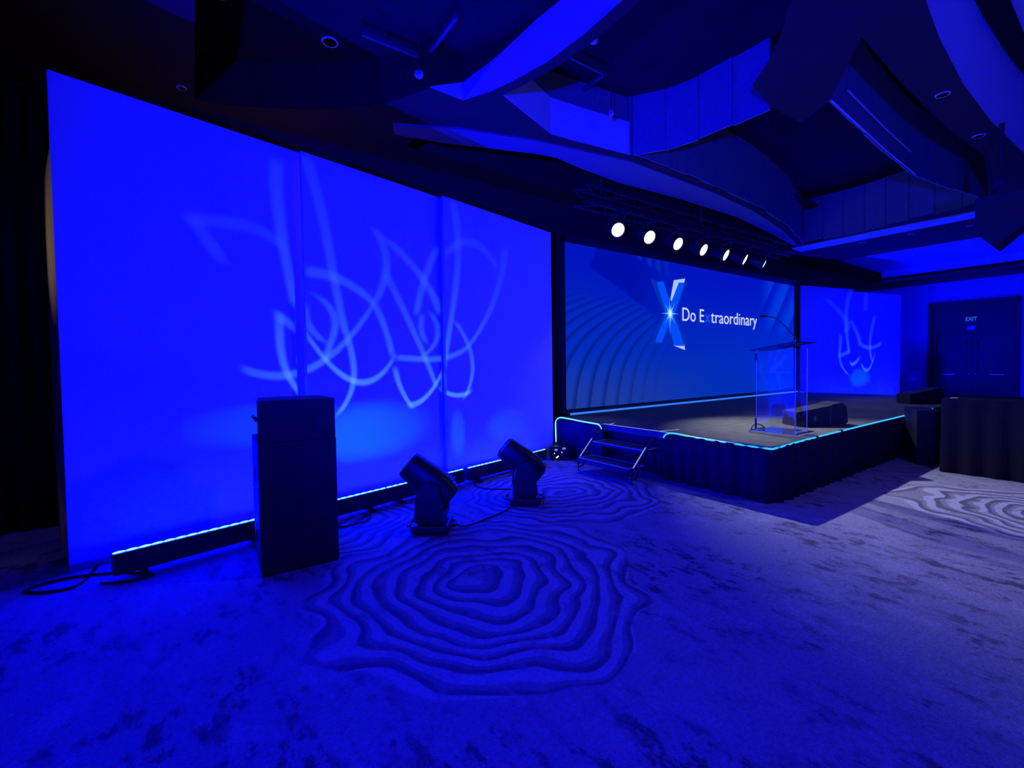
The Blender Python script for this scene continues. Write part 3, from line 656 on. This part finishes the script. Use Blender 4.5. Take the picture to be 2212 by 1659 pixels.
# ------------------------------------------------------------------ moving heads with gobo beams
def moving_head(loc, rz, label):
    e = tag(empty('moving_head_light', loc, rz), label, 'moving light', 'moving lights on the floor before the panels')
    b = MB().box((0, 0, 0.055), (0.34, 0.34, 0.075), bev=0.02).box((0, 0, 0.105), (0.24, 0.24, 0.035), bev=0.01).build('base', 'black_plastic', e)
    for sx in (-1, 1):
        MB().tube([(sx * 0.17, -0.08, 0.06), (sx * 0.215, -0.06, 0.06), (sx * 0.215, 0.06, 0.06), (sx * 0.17, 0.08, 0.06)], 0.012).build('carry_handle', 'black_plastic', b, True)
        for sy in (-1, 1): MB().lathe([(0.022, 0), (0.022, 0.02)], 8, TR((sx * 0.13, sy * 0.13, 0))).build('foot', 'black_plastic', b)
    MB().box((0.06, -0.172, 0.06), (0.12, 0.004, 0.04)).build('control_display', 'black_metal', b)
    yk = MB(); yk.box((0, 0, 0.15), (0.27, 0.36, 0.06), bev=0.02)
    for sy in (-1, 1):
        prof = [(-0.135, 0.14), (0.135, 0.14), (0.12, 0.33), (0.085, 0.46), (0.0, 0.5), (-0.085, 0.46), (-0.12, 0.33)]
        yk.prism(prof, -0.03, 0.03, Matrix.Translation((0, sy * 0.165, 0)) @ Matrix.Rotation(math.pi / 2, 4, 'X'))
    yk.build('yoke', 'black_plastic', e)
    ang = math.radians(40)     # head axis tilted up and toward local -X
    T = Matrix.Translation((0, 0, 0.45)) @ Matrix.Rotation(-(math.pi / 2 - ang), 4, 'Y')
    hd = MB()
    n = 24; prof = [(0.09, 0.085, -0.235), (0.125, 0.115, -0.21), (0.15, 0.125, -0.1), (0.152, 0.128, 0.03), (0.135, 0.125, 0.15), (0.128, 0.122, 0.25), (0.118, 0.115, 0.285), (0.105, 0.105, 0.29), (0.1, 0.1, 0.27)]
    vs = []; fs = []
    for rx, ry, z in prof:
        for k in range(n):
            a = 2 * math.pi * k / n; cx, sy = math.cos(a), math.sin(a)
            p = 0.62; vs.append((rx * math.copysign(abs(cx) ** p, cx), ry * math.copysign(abs(sy) ** p, sy), z))
    for j in range(len(prof) - 1):
        for k in range(n): fs.append((j * n + k, j * n + (k + 1) % n, (j + 1) * n + (k + 1) % n, (j + 1) * n + k))
    fs.append(tuple(range(n - 1, -1, -1))); kk = (len(prof) - 1) * n; fs.append(tuple(range(kk, kk + n)))
    hd.add(vs, fs, T); h = hd.build('head', 'black_plastic', e, True)
    MB().lathe([(0.095, 0.27), (0.095, 0.276), (0.05, 0.285), (0.01, 0.288)], 20, T).build('lens', 'bulb_glass', h, True)
    for k in (-0.06, -0.02, 0.02): MB().box((0.155, 0, k - 0.08), (0.006, 0.12, 0.012), T).build('vent', 'black_metal', h)
    return e, (Matrix.Translation(loc) @ Matrix.Rotation(rz, 4, 'Z') @ T) @ Vector((0, 0, 0.34))
mh1, lens1 = moving_head((1.80, 3.90, 0), math.radians(-35), 'moving head light nearer the camera, beside the loudspeaker stack')
mh2, lens2 = moving_head((2.99, 4.05, 0), math.radians(-33), 'moving head light farther away, nearer the stage steps')

G1 = [('s', 2.235, 0.397, (-0.054, -0.544, -0.308, 2.51), 0.9), ('z', 1.985, 0.314, (0.0, -0.324, -0.377, 2.783), 0.8),
  ('s', 2.358, 0.537, (0.305, 1.384, -0.333, 1.387), 1), ('z', 2.907, 0.719, (0.047, 0.091, -0.122, 1.613), 1),
  ('z', 2.817, 0.938, (-0.069, -0.032, -0.164, 2.108), 0.8), ('z', 1.453, 0.426, (0.532, -0.732, 0.067, 2.359), 0.8),
  ('z', 2.005, 0.193, (0.0, 2.169, -0.539, 1.854), 0.6), ('z', 1.98, 0.341, (-2.412, -1.377, 0.154, 2.15), 0.7),
  ('s', 1.927, 0.705, (-0.01, 0.695, 0.528, 1.569), 0.7), ('z', 1.637, 0.45, (-0.514, 0.587, -0.199, 1.589), 1),
  ('s', 1.244, 0.404, (-0.859, -0.542, -0.006, 2.904), 0.5), ('z', 2.708, 0.183, (0.0, -0.347, -0.682, 0.976), 0.5),
  ('s', 1.624, 0.098, (0.0, -1.298, -0.676, 2.029), 0.8)]
G2 = [('z', 2.729, 0.44, (-0.427, -0.845, 0.111, 2.815), 0.8), ('z', 2.664, 0.428, (-0.027, -0.788, -0.96, 3.356), 0.8),
  ('z', 1.975, 0.694, (0.029, -0.054, -0.536, 3.194), 0.7), ('z', 2.656, 0.45, (0.0, 0.174, 0.391, 3.374), 0.8),
  ('z', 2.031, 0.184, (0.0, 1.607, -0.13, 3.307), 0.6), ('z', 1.954, 0.292, (0.0, -2.184, 0.233, 3.575), 0.6),
  ('z', 2.546, 1.244, (-0.059, -0.082, 0.188, 3.891), 0.9), ('s', 4.232, 0.52, (0.0, -1.068, -0.027, 3.303), 0.7),
  ('z', 2.58, 0.765, (0.037, -0.294, 0.498, 4.695), 0.8), ('s', 3.521, 0.601, (0.23, 0.267, 0.05, 1.636), 0.7),
  ('z', 1.62, 0.536, (0.072, -0.82, -0.151, 4.191), 0.8), ('z', 1.278, 0.251, (0.0, 0.686, -0.472, 2.98), 1),
  ('s', 3.366, 0.278, (0.0, 1.473, 0.736, 1.147), 1), ('s', 3.883, 0.276, (0.0, 0.936, -0.102, 1.134), 1)]
GR = [('z', 2.934, 0.517, (1.289, -1.269, -1.221, 1.917), 0.7), ('z', 2.735, 0.987, (0.092, 0.198, -0.061, 2.068), 0.9),
  ('z', 2.364, 0.429, (0.0, -0.663, -0.699, 2.692), 0.7), ('z', 1.707, 0.633, (-0.749, 0.595, -0.025, 1.769), 0.8),
  ('s', 1.968, 0.257, (0.0, 0.539, 0.249, 1.723), 0.7), ('s', 2.569, 0.28, (0.0, 1.618, 0.226, 1.385), 1),
  ('s', 3.278, 0.335, (0.0, 2.994, 0.43, 1.177), 1), ('z', 2.168, 0.733, (-0.133, 0.317, 0.14, 3.378), 0.7),
  ('s', 3.442, 0.51, (0.0, 0.456, 0.079, 1.885), 0.7), ('z', 3.365, 0.323, (0.0, 0.0, 0.03, 3.136), 0.5)]
def gobo(pos, base, rz, planes, arcs, pools, energy, wid=0.036, split=None):
    """spot lamp whose gobo pattern is given in metres on the panel it faces"""
    d = Vector((math.cos(rz), math.sin(rz), 0)); n = Vector((-d.y, d.x, 0)); pos = Vector(pos)
    s0 = (pos - Vector(base)).dot(d); z0 = pos.z
    L = bpy.data.lights.new('gobo_beam', 'SPOT'); o = bpy.data.objects.new('gobo_beam', L); COL.objects.link(o)
    o.matrix_world = Matrix(((d.x, 0, -n.x, pos.x), (d.y, 0, -n.y, pos.y), (0, 1, 0, pos.z), (0, 0, 0, 1)))
    L.spot_size = math.radians(165); L.spot_blend = 0.1; L.shadow_soft_size = 0.01; L.energy = energy; L.color = (1, 1, 1)
    L.use_nodes = True; nt = L.node_tree; g = NG(nt); em = nt.nodes['Emission']
    nrm = nt.nodes.new('ShaderNodeTexCoord').outputs['Normal']; x, y, z = g.sep(nrm)
    az = g.m('MAXIMUM', g.m('ABSOLUTE', z), 0.02)
    u = g.m('DIVIDE', x, az); v = g.m('DIVIDE', y, az)
    res = []
    for t in planes:
        D = t - (pos - Vector(base)).dot(n); k = (4.83 + t) / 4.77 if split else 1.0
        a = g.m('MULTIPLY_ADD', u, D, s0); b = g.m('MULTIPLY_ADD', v, D, z0)
        res.append((a, g.m('MULTIPLY_ADD', a, 1 / k, 0.253 / k - 0.253), g.m('MULTIPLY_ADD', b, 1 / k, 1.55 - 1.55 / k)))
    s, zz = res[-1][1], res[-1][2]
    if split:
        w = g.m('LESS_THAN', res[1][0], split)
        s = g.m('MULTIPLY_ADD', w, g.m('SUBTRACT', res[0][1], res[1][1]), res[1][1])
        zz = g.m('MULTIPLY_ADD', w, g.m('SUBTRACT', res[0][2], res[1][2]), res[1][2])
    total = None
    width = g.m('MULTIPLY_ADD', g.m('MAXIMUM', g.m('SUBTRACT', zz, 1.0), 0.0), wid * 0.55, wid)
    for (k, mid, half, c, st) in arcs:
        a, b = (zz, s) if k == 'z' else (s, zz)
        t = g.m('SUBTRACT', a, mid)
        f = g.m('MULTIPLY_ADD', g.m('MULTIPLY_ADD', g.m('MULTIPLY_ADD', t, c[0], c[1]), t, c[2]), t, c[3])
        slope = math.sqrt(1 + c[2] ** 2)
        q = g.m('DIVIDE', g.m('ABSOLUTE', g.m('SUBTRACT', b, f)), g.m('MULTIPLY', width, slope))
        r = g.sm(q, 1.15, 0.25)
        e = g.sm(g.m('ABSOLUTE', t), half + 0.05, half - 0.07, 0.0, st)
        val = g.m('MULTIPLY', r, e)
        total = val if total is None else g.m('ADD', total, val)
    pt = None
    for (cs, cz, rs, rzz, st) in pools:
        q = g.m('ADD', g.m('POWER', g.m('DIVIDE', g.m('SUBTRACT', s, cs), rs), 2.0), g.m('POWER', g.m('DIVIDE', g.m('SUBTRACT', zz, cz), rzz), 2.0))
        val = g.sm(q, 1.0, 0.15, 0.0, st)
        pt = val if pt is None else g.m('ADD', pt, val)
    ca = g.vm('SCALE', (0.045, 0.17, 0.5)); ca.node.inputs['Scale'].default_value = 1; nt.links.new(total, ca.node.inputs['Scale'])
    cb = g.vm('SCALE', (0.0, 0.055, 0.25)); nt.links.new(pt, cb.node.inputs['Scale'])
    nt.links.new(g.vm('ADD', ca, cb), em.inputs['Color']); em.inputs['Strength'].default_value = 1.0
    return o
gobo(lens1, BL, PA, (0.0, -0.13), G1, [(1.35, 1.0, 0.75, 0.24, 0.6), (2.55, 0.8, 1.05, 0.4, 0.9)], 120, split=1.8)
gobo(lens2, BL, PA, (-0.13, -0.24), G2, [(4.95, 0.6, 0.55, 0.3, 0.8), (3.9, 0.6, 0.16, 0.4, 0.5)], 120, split=3.56)
dR = Vector((math.cos(-PA), math.sin(-PA), 0)); nR = Vector((-dR.y, dR.x, 0))
gobo(Vector(BR) + dR * 2.8 - nR * 1.5 + Vector((0, 0, 0.4)), BR, -PA, (0.0,), GR, [(2.83, 0.95, 0.66, 0.33, 1.0)], 130, 0.055)

# ------------------------------------------------------------------ loudspeaker stack
sp = tag(empty('loudspeaker', (0.36, 3.76, 0), math.radians(-2)), 'tall black bass loudspeaker standing before the left panel', 'loudspeaker')
MB().box((0.275, 0.32, 0.5), (0.55, 0.64, 0.985), bev=0.012).build('cabinet', 'black_wood', sp)
MB().box((0.275, 0.655, 0.5), (0.5, 0.02, 0.93), bev=0.005).build('grille', 'grille', sp)
for z in (0.25, 0.72):
    MB().box((-0.004, 0.33, z), (0.012, 0.2, 0.1), bev=0.004).build('side_handle', 'black_plastic', sp)
    MB().box((0.554, 0.33, z), (0.012, 0.2, 0.1), bev=0.004).build('side_handle', 'black_plastic', sp)
for x in (0.06, 0.49):
    for y in (0.06, 0.58): MB().lathe([(0.02, -0.0), (0.02, 0.014)], 8, TR((x, y, 0))).build('foot', 'black_plastic', sp)
sp2_ = tag(empty('loudspeaker', (0.365, 3.765, 0.995), math.radians(-2)), 'wedge-sided black loudspeaker on top of the tall bass cabinet', 'loudspeaker')
MB().prism([(0, 0), (0.54, 0), (0.5, 0.5), (0.04, 0.5)], 0.0, 0.312).build('cabinet', 'black_wood', sp2_)
MB().box((0.27, 0.512, 0.155), (0.42, 0.02, 0.27), bev=0.004).build('grille', 'grille', sp2_)
MB().tube([(0.005, 0.15, 0.15), (-0.012, 0.15, 0.18), (-0.012, 0.3, 0.18), (0.015, 0.3, 0.15)], 0.01).build('side_handle', 'black_plastic', sp2_, True)
MB().box((0.27, -0.003, 0.12), (0.22, 0.008, 0.12), bev=0.002).build('connector_plate', 'black_metal', sp2_)

# ------------------------------------------------------------------ lectern + microphone
le = tag(empty('lectern', (6.2, 2.76, SZ)), 'clear acrylic lectern at the front of the stage', 'lectern')
MB().box((0.02, 0, 0.012), (0.6, 0.58, 0.022), bev=0.003).build('base_plate', 'acrylic', le)
for x in (-0.2, 0.13): MB().box((x, 0, 0.56), (0.014, 0.46, 1.06)).build('side_panel', 'acrylic', le)
MB().box((-0.035, -0.223, 0.56), (0.316, 0.014, 1.06)).build('front_panel', 'acrylic', le)
MB().box((0, 0, 0), (0.55, 0.57, 0.016), TR((-0.005, 0, 1.12), rx=math.radians(-9))).build('reading_top', 'acrylic', le)
MB().box((-0.005, -0.281, 1.155), (0.55, 0.008, 0.012)).box((-0.28, 0, 0), (0.006, 0.57, 0.012), TR((0, 0, 1.12), rx=math.radians(-9))).build('top_bead', 'black_plastic', le)
MB().box((-0.035, 0.02, 0.78), (0.316, 0.4, 0.012)).build('shelf', 'acrylic', le)
for x, y, w in ((-0.2, -0.233, 0.007), (-0.2, 0.233, 0.005), (0.13, -0.233, 0.005)):
    MB().box((x, y, 0.56), (w, w, 1.06)).build('edge_bead', 'frame_white', le)
MB().box((-0.2, 0.24, 0.99), (0.012, 0.02, 0.09)).box((-0.2, 0.24, 0.12), (0.014, 0.02, 0.13)).build('hinge_block', 'black_plastic', le)
MB().box((-0.282, 0, 0.026), (0.008, 0.58, 0.006)).box((0.02, -0.287, 0.026), (0.6, 0.008, 0.006)).build('base_bead', 'frame_white', le)
mic = tag(empty('gooseneck_microphone', (6.2, 2.6, SZ + 1.155)), 'thin black gooseneck microphone reaching up from the lectern top', 'microphone')
MB().lathe([(0.03, 0), (0.03, 0.015), (0.012, 0.03), (0.009, 0.08)], 12).build('mount', 'black_metal', mic, True)
path = spline([(0, 0, 0.06), (-0.06, 0.05, 0.14), (-0.14, 0.11, 0.25), (-0.2, 0.15, 0.31), (-0.27, 0.2, 0.335), (-0.31, 0.225, 0.34)], 6)
MB().tube(path, 0.006, 8).build('gooseneck', 'black_metal', mic, True)
MB().tube([(-0.30, 0.218, 0.34), (-0.315, 0.229, 0.341), (-0.36, 0.26, 0.342), (-0.375, 0.27, 0.342)], [0.007, 0.013, 0.014, 0.008], 10).build('capsule', 'black_plastic', mic, True)
cb = MB().tube(spline([(5.90, 3.03, SZ + 0.02), (5.96, 3.05, SZ + 0.03), (6.02, 3.03, SZ + 0.1), (6.1, 2.98, SZ + 0.09), (6.12, 2.95, SZ + 0.03), (6.02, 3.09, SZ + 0.012), (6.2, 3.12, SZ + 0.012), (6.45, 3.1, SZ + 0.012)], 8), 0.007, 6)
tag(cb.build('microphone_cable', 'black_plastic', None, True), 'thin black cable looping beside the lectern base', 'cable')

# wedge monitors
def wedge(loc, rz, label):
    e = tag(empty('wedge_monitor', loc, rz), label, 'monitor speaker', 'wedge monitors on the stage front')
    prof = [(-0.36, 0), (0.33, 0), (0.38, 0.05), (0.36, 0.26), (0.3, 0.315), (-0.36, 0.2)]
    T = Matrix.Rotation(math.pi / 2, 4, 'X')
    MB().prism(prof, -0.16, 0.16, T).build('cabinet', 'black_wood', e)
    MB().prism([(0.34, 0.012), (0.392, 0.05), (0.372, 0.265), (0.31, 0.328), (0.16, 0.302), (0.162, 0.288), (0.3, 0.31), (0.36, 0.258), (0.38, 0.05), (0.335, 0.012)], -0.15, 0.15, T).build('grille', 'grille', e)
    MB().box((-0.08, -0.162, 0.11), (0.16, 0.008, 0.11), bev=0.003).build('connector_panel', 'black_metal', e)
    MB().box((-0.1, -0.167, 0.11), (0.03, 0.006, 0.07)).build('connector', 'grey_metal', e)
    MB().box((0.13, -0.161, 0.14), (0.007, 0.005, 0.26)).build('seam', 'grey_metal', e)
    for x in (-0.28, 0.28):
        for y in (-0.12, 0.12): MB().lathe([(0.018, -0.002), (0.018, 0.006)], 8, TR((x, y, 0))).build('foot', 'black_plastic', e)
    return e
wedge((7.33, 2.84, SZ + 0.002), math.radians(-33), 'black wedge monitor on the stage right beside the lectern')
wedge((12.45, 2.84, SZ + 0.002), math.radians(-33), 'black wedge monitor at the far right of the stage front')

# ------------------------------------------------------------------ right side: front fill + long draped table
ff = tag(empty('front_fill_speaker', (8.63, 2.0, 0), math.radians(27)), 'black front-fill cabinet standing against the stage, beside the draped table', 'loudspeaker')
MB().box((0.3, -0.13, 0.4), (0.6, 0.26, 0.8), bev=0.012).build('cabinet', 'black_wood', ff)
MB().box((0.3, -0.265, 0.4), (0.54, 0.012, 0.72)).build('grille', 'grille', ff)
for x in (0.05, 0.55):
    for y in (-0.04, -0.22): MB().lathe([(0.02, 0), (0.02, 0.012)], 8, TR((x, y, 0))).build('foot', 'black_plastic', ff)
tb = tag(empty('draped_table', (8.36, -1.6, 0)), 'long black cloth-covered table running toward the camera at right', 'table')
LX, LY, LZ = 0.95, 3.28, 1.0
MB().box((LX / 2, LY / 2, LZ - 0.015), (LX, LY, 0.03), bev=0.006).build('tabletop', 'black_wood', tb)
vs = []; fs = []; per = []
for a, b2 in (((0, 0), (LX, 0)), ((LX, 0), (LX, LY)), ((LX, LY), (0, LY)), ((0, LY), (0, 0))):
    A = Vector(a); B = Vector(b2); L = (B - A).length; n = int(L / 0.03); t = (B - A).normalized(); nn = Vector((t.y, -t.x))
    for i in range(n): s = L * i / n; per.append((A + t * s, nn, s))
for p, nn, s in per:
    w = 0.016 * math.sin(s * 2 * math.pi / 0.24)
    for z, k in ((LZ + 0.003, 0.0), (LZ - 0.05, 0.3), (0.004, 1.0)): q = p + nn * (0.006 + (0.02 + w) * k); vs.append((q.x, q.y, z))
n = len(per)
for i in range(n):
    j = (i + 1) % n
    for r in range(2): fs.append((i * 3 + r, i * 3 + r + 1, j * 3 + r + 1, j * 3 + r))
fs.append(tuple(i * 3 for i in range(n)))
m = MB(); m.v = vs; m.f = fs; m.build('cloth', 'black_cloth', tb, True)
for x in (0.08, LX - 0.08):
    for y in (0.1, LY - 0.1): MB().lathe([(0.02, 0), (0.02, LZ - 0.03)], 8, TR((x, y, 0))).build('leg', 'grey_metal', tb)
tag(MB().box((8.52, 1.58, 1.0065), (0.1, 0.075, 0.006), bev=0.002).build('paper_note', 'paper'), 'small white paper note on the corner of the draped table', 'paper')

# ------------------------------------------------------------------ end wall: doors, exit sign, stored cases
dr = struct(empty('door_1', (22.5, 3.75, 0)), 'dark recessed double door with chrome hardware')
MB().box((0.19, 0, 3.0), (0.06, 2.3, 1.15)).build('transom_panel', 'dark_door', dr)
MB().box((0.02, 1.1, 1.78), (0.26, 0.09, 3.56)).box((0.02, -1.1, 1.78), (0.26, 0.09, 3.56)).box((0.02, 0, 3.53), (0.26, 2.28, 0.09)).build('frame', 'dark_trim', dr)
for sy in (-1, 1):
    lf = MB().box((0.12, sy * 0.525, 1.2), (0.05, 1.04, 2.4), bev=0.006).build('door_leaf', 'dark_door', dr)
    MB().tube([(0.09, sy * 0.14, 1.1), (0.04, sy * 0.14, 1.14), (0.04, sy * 0.14, 2.1), (0.09, sy * 0.14, 2.14)], 0.012).build('pull_handle', 'dark_trim', lf, True)
    MB().lathe([(0.05, 0), (0.055, 0.02), (0.035, 0.05), (0.01, 0.06)], 14, TR((0.095, sy * 0.08, 0.98), ry=-math.pi / 2)).build('knob', 'chrome', lf, True)
    MB().box((0.08, sy * 0.62, 0.97), (0.03, 0.34, 0.03), bev=0.004).build('push_bar', 'chrome', lf)
    for z in (0.55, 1.75): MB().box((0.092, sy * 0.55, z), (0.006, 0.7, 0.75)).build('door_panel', 'dark_door', lf)
MB().box((-0.02, 0.95, 1.2), (0.3, 0.05, 2.36), bev=0.006).build('open_leaf', 'black_wood', dr)['label'] = 'narrow black leaf standing open'
ex_ = tag(empty('exit_sign', (22.6, 3.79, 2.93)), 'dim teal EXIT sign above the double doors', 'sign')
MB().box((0.0, 0, 0), (0.05, 0.36, 0.24), bev=0.008).build('housing', 'exit_body', ex_)
c = bpy.data.curves.new('exit_text', 'FONT'); c.body = 'EXIT'; c.size = 0.2; c.extrude = 0.002; c.align_x = 'CENTER'; c.align_y = 'CENTER'
to = bpy.data.objects.new('tmp', c); COL.objects.link(to); bpy.context.view_layer.update()
me = bpy.data.meshes.new_from_object(to.evaluated_get(bpy.context.evaluated_depsgraph_get())); bpy.data.objects.remove(to)
for v in me.vertices: x, y, z = v.co; v.co = (-0.028 - z, -x * 0.7, y)
me.materials.clear(); me.materials.append(M['exit']); o = bpy.data.objects.new('lettering', me); COL.objects.link(o); o.parent = ex_
tag(MB().box((22.62, 3.79, 2.62), (0.02, 0.2, 0.14), bev=0.003).build('notice_plate', 'sign_blue'), 'small pale notice plate just below the EXIT sign', 'sign')
cs = tag(empty('equipment_case', (21.0, 4.95, 0), math.radians(8)), 'dark upright equipment case standing by the double doors', 'case')
MB().box((0, 0, 0.6), (0.5, 0.5, 1.1), bev=0.015).build('body', 'black_wood', cs)
for z in (0.35, 0.85): MB().box((-0.255, 0, z), (0.012, 0.18, 0.12), bev=0.004).build('handle', 'black_metal', cs)
for x in (-0.18, 0.18):
    for y in (-0.18, 0.18): MB().lathe([(0.035, 0), (0.035, 0.05)], 8, TR((x, y, 0))).build('caster', 'black_plastic', cs)
cs = tag(empty('equipment_case', (20.7, 5.55, 0), math.radians(-6)), 'lower dark equipment case between the panel end and taller case', 'case')
MB().box((0, 0, 0.47), (0.6, 0.5, 0.85), bev=0.015).build('body', 'black_wood', cs)
MB().box((-0.305, 0, 0.6), (0.012, 0.18, 0.1), bev=0.004).build('handle', 'black_metal', cs)
for x in (-0.2, 0.2):
    for y in (-0.18, 0.18): MB().lathe([(0.035, 0), (0.035, 0.05)], 8, TR((x, y, 0))).build('caster', 'black_plastic', cs)

# ------------------------------------------------------------------ hung black speaker at right
hs = tag(empty('hanging_loudspeaker', (9.0, 1.2, 3.72)), 'black loudspeaker with pointed underside hanging at the right edge', 'loudspeaker')
MB().prism([(0.26, 0.0), (0.26, -0.46), (0.07, -0.7), (-0.17, -0.47), (-0.36, -0.4), (-0.36, 0.0)], -0.2, 0.2, Matrix.Rotation(math.pi / 2, 4, 'Z') @ Matrix.Rotation(math.pi / 2, 4, 'X')).build('cabinet', 'black_wood', hs)
MB().tube([(0, 0.1, -0.02), (0, 0.12, 0.12), (0, 0.05, 0.2), (0, 0.05, 0.98)], 0.03).build('hanging_pole', 'black_metal', hs, True)
MB().box((0, 0.05, 0.2), (0.09, 0.12, 0.1), bev=0.01).build('clamp', 'black_metal', hs)
MB().box((-0.203, -0.04, -0.25), (0.01, 0.5, 0.3), bev=0.003).build('grille', 'grille', hs)

# ------------------------------------------------------------------ ceiling fittings
def downlight(loc, label, r=0.075):
    e = tag(empty('ceiling_downlight', loc), label, 'downlight', 'recessed downlights')
    MB().lathe([(r * 1.15, -0.012), (r * 1.2, -0.004), (r * 1.2, 0.0), (r, 0.0), (r * 0.96, -0.012)], 20).build('trim_ring', 'frame_white', e, True)
    MB().lathe([(r * 0.9, -0.008), (r * 0.9, -0.004)], 20).build('lens', 'bulb_glass', e)
downlight((0.30, 5.35, 5.238), 'round recessed downlight at the top edge, left in the dark recess')
downlight((1.37, 5.45, 5.238), 'round recessed downlight in the middle of the dark recess')
downlight((-0.02, 6.32, ZS - 0.001), 'faint downlight at the lower left corner of the dark recess', 0.04)
for x, y, lab in ((14.9, 3.6, 'small downlight in the dark strip above the right panel'), (15.2, 2.6, 'small downlight left of the hanging loudspeaker'), (14.8, 4.6, 'small downlight above the end of the truss'), (7.4, 1.52, 'faint downlight in the soffit at upper right'), (9.2, 1.5, 'faint downlight in the soffit near the right end of the planks')):
    downlight((x, y, ZS - 0.001), lab, 0.06)
def pendant(loc, top, label, r=0.05):
    e = tag(empty('pendant_fitting', loc), label, 'pendant light', 'small domed pendant fittings')
    MB().lathe([(0.01, -0.03), (r * 0.8, -0.02), (r, 0.0), (r * 0.9, 0.03), (0.015, 0.05)], 16).build('dome', 'bulb_glass', e, True)
    MB().bar((0, 0, 0.04), (0, 0, top - loc[2]), 0.009).build('stem', 'black_metal', e)
pendant((2.13, 4.74, 4.76), 5.24, 'domed pendant fitting at the right corner of the dark recess')
pendant((3.62, 3.54, 5.02), 5.58, 'domed pendant fitting in the recess right of the bright curved band')
pendant((4.62, 4.2, 4.85), 5.58, 'domed pendant fitting just left of the bright plank panel', 0.035)
sk = tag(empty('sprinkler', (1.72, 4.72, 5.07)), 'small sprinkler head hanging by the lighting track', 'sprinkler')
MB().bar((0, 0, 0.02), (0, 0, 0.17), 0.009).build('pipe', 'chrome', sk); MB().lathe([(0.03, 0), (0.03, 0.006), (0.008, 0.01), (0.008, 0.03)], 10).build('deflector', 'chrome', sk, True)

for k_ in ('led_cell', 'lamp_white', 'lamp_dim', 'dot_white', 'dot_blue', 'exit', 'tape', 'picture', 'logo_blue', 'logo_white', 'logo_ghost', 'logo_cyan', 'text_white', 'text_blue', 'flare_white'):
    M[k_].cycles.emission_sampling = 'NONE'

# ------------------------------------------------------------------ cables on the floor
def cable(pts, label, r=0.008, m='black_plastic'):
    tag(MB().tube(spline(pts, 8), r, 6).build('floor_cable', m, None, True), label, 'cable')
cable([(1.97, 3.80, 0.05), (2.1, 3.78, 0.009), (2.4, 3.85, 0.009), (2.7, 3.95, 0.009), (2.85, 4.05, 0.04)], 'cable linking the two moving head lights')
cable([(3.15, 4.15, 0.03), (3.2, 4.5, 0.009), (2.95, 4.75, 0.009), (2.9, 5.0, 0.009), (3.05, 5.1, 0.05)], 'cable from the farther moving light to the battens')
cable([(-0.62, 4.45, 0.12), (-0.72, 4.40, 0.02), (-0.9, 4.42, 0.012), (-1.02, 4.55, 0.012), (-0.85, 4.62, 0.012), (-0.6, 4.55, 0.012), (-0.4, 4.42, 0.012), (-0.3, 4.3, 0.012), (-0.45, 4.28, 0.012), (-0.6, 4.36, 0.012)], 'black cable coil at the left end of the batten row', 0.01)
cable([(4.75, 5.55, 0.05), (4.95, 5.45, 0.009), (5.2, 5.3, 0.009), (4.98, 5.2, 0.009), (5.05, 5.0, 0.009)], 'cable running from the power box along the skirt')
cable([(0.95, 4.72, 0.02), (1.1, 4.5, 0.009), (1.25, 4.45, 0.02), (1.4, 4.55, 0.009), (1.5, 4.8, 0.03)], 'short cable on the floor right of the loudspeaker stack')
cable([(-0.93, 4.84, 0.012), (-0.97, 4.9, 0.02), (-1.03, 4.86, 0.03), (-0.95, 4.93, 0.03), (-0.9, 5.0, 0.03), (-0.98, 4.98, 0.04), (-0.92, 5.06, 0.03), (-0.87, 5.1, 0.012)], 'tangled cable catching warm light behind the left panel', 0.008, 'wood')
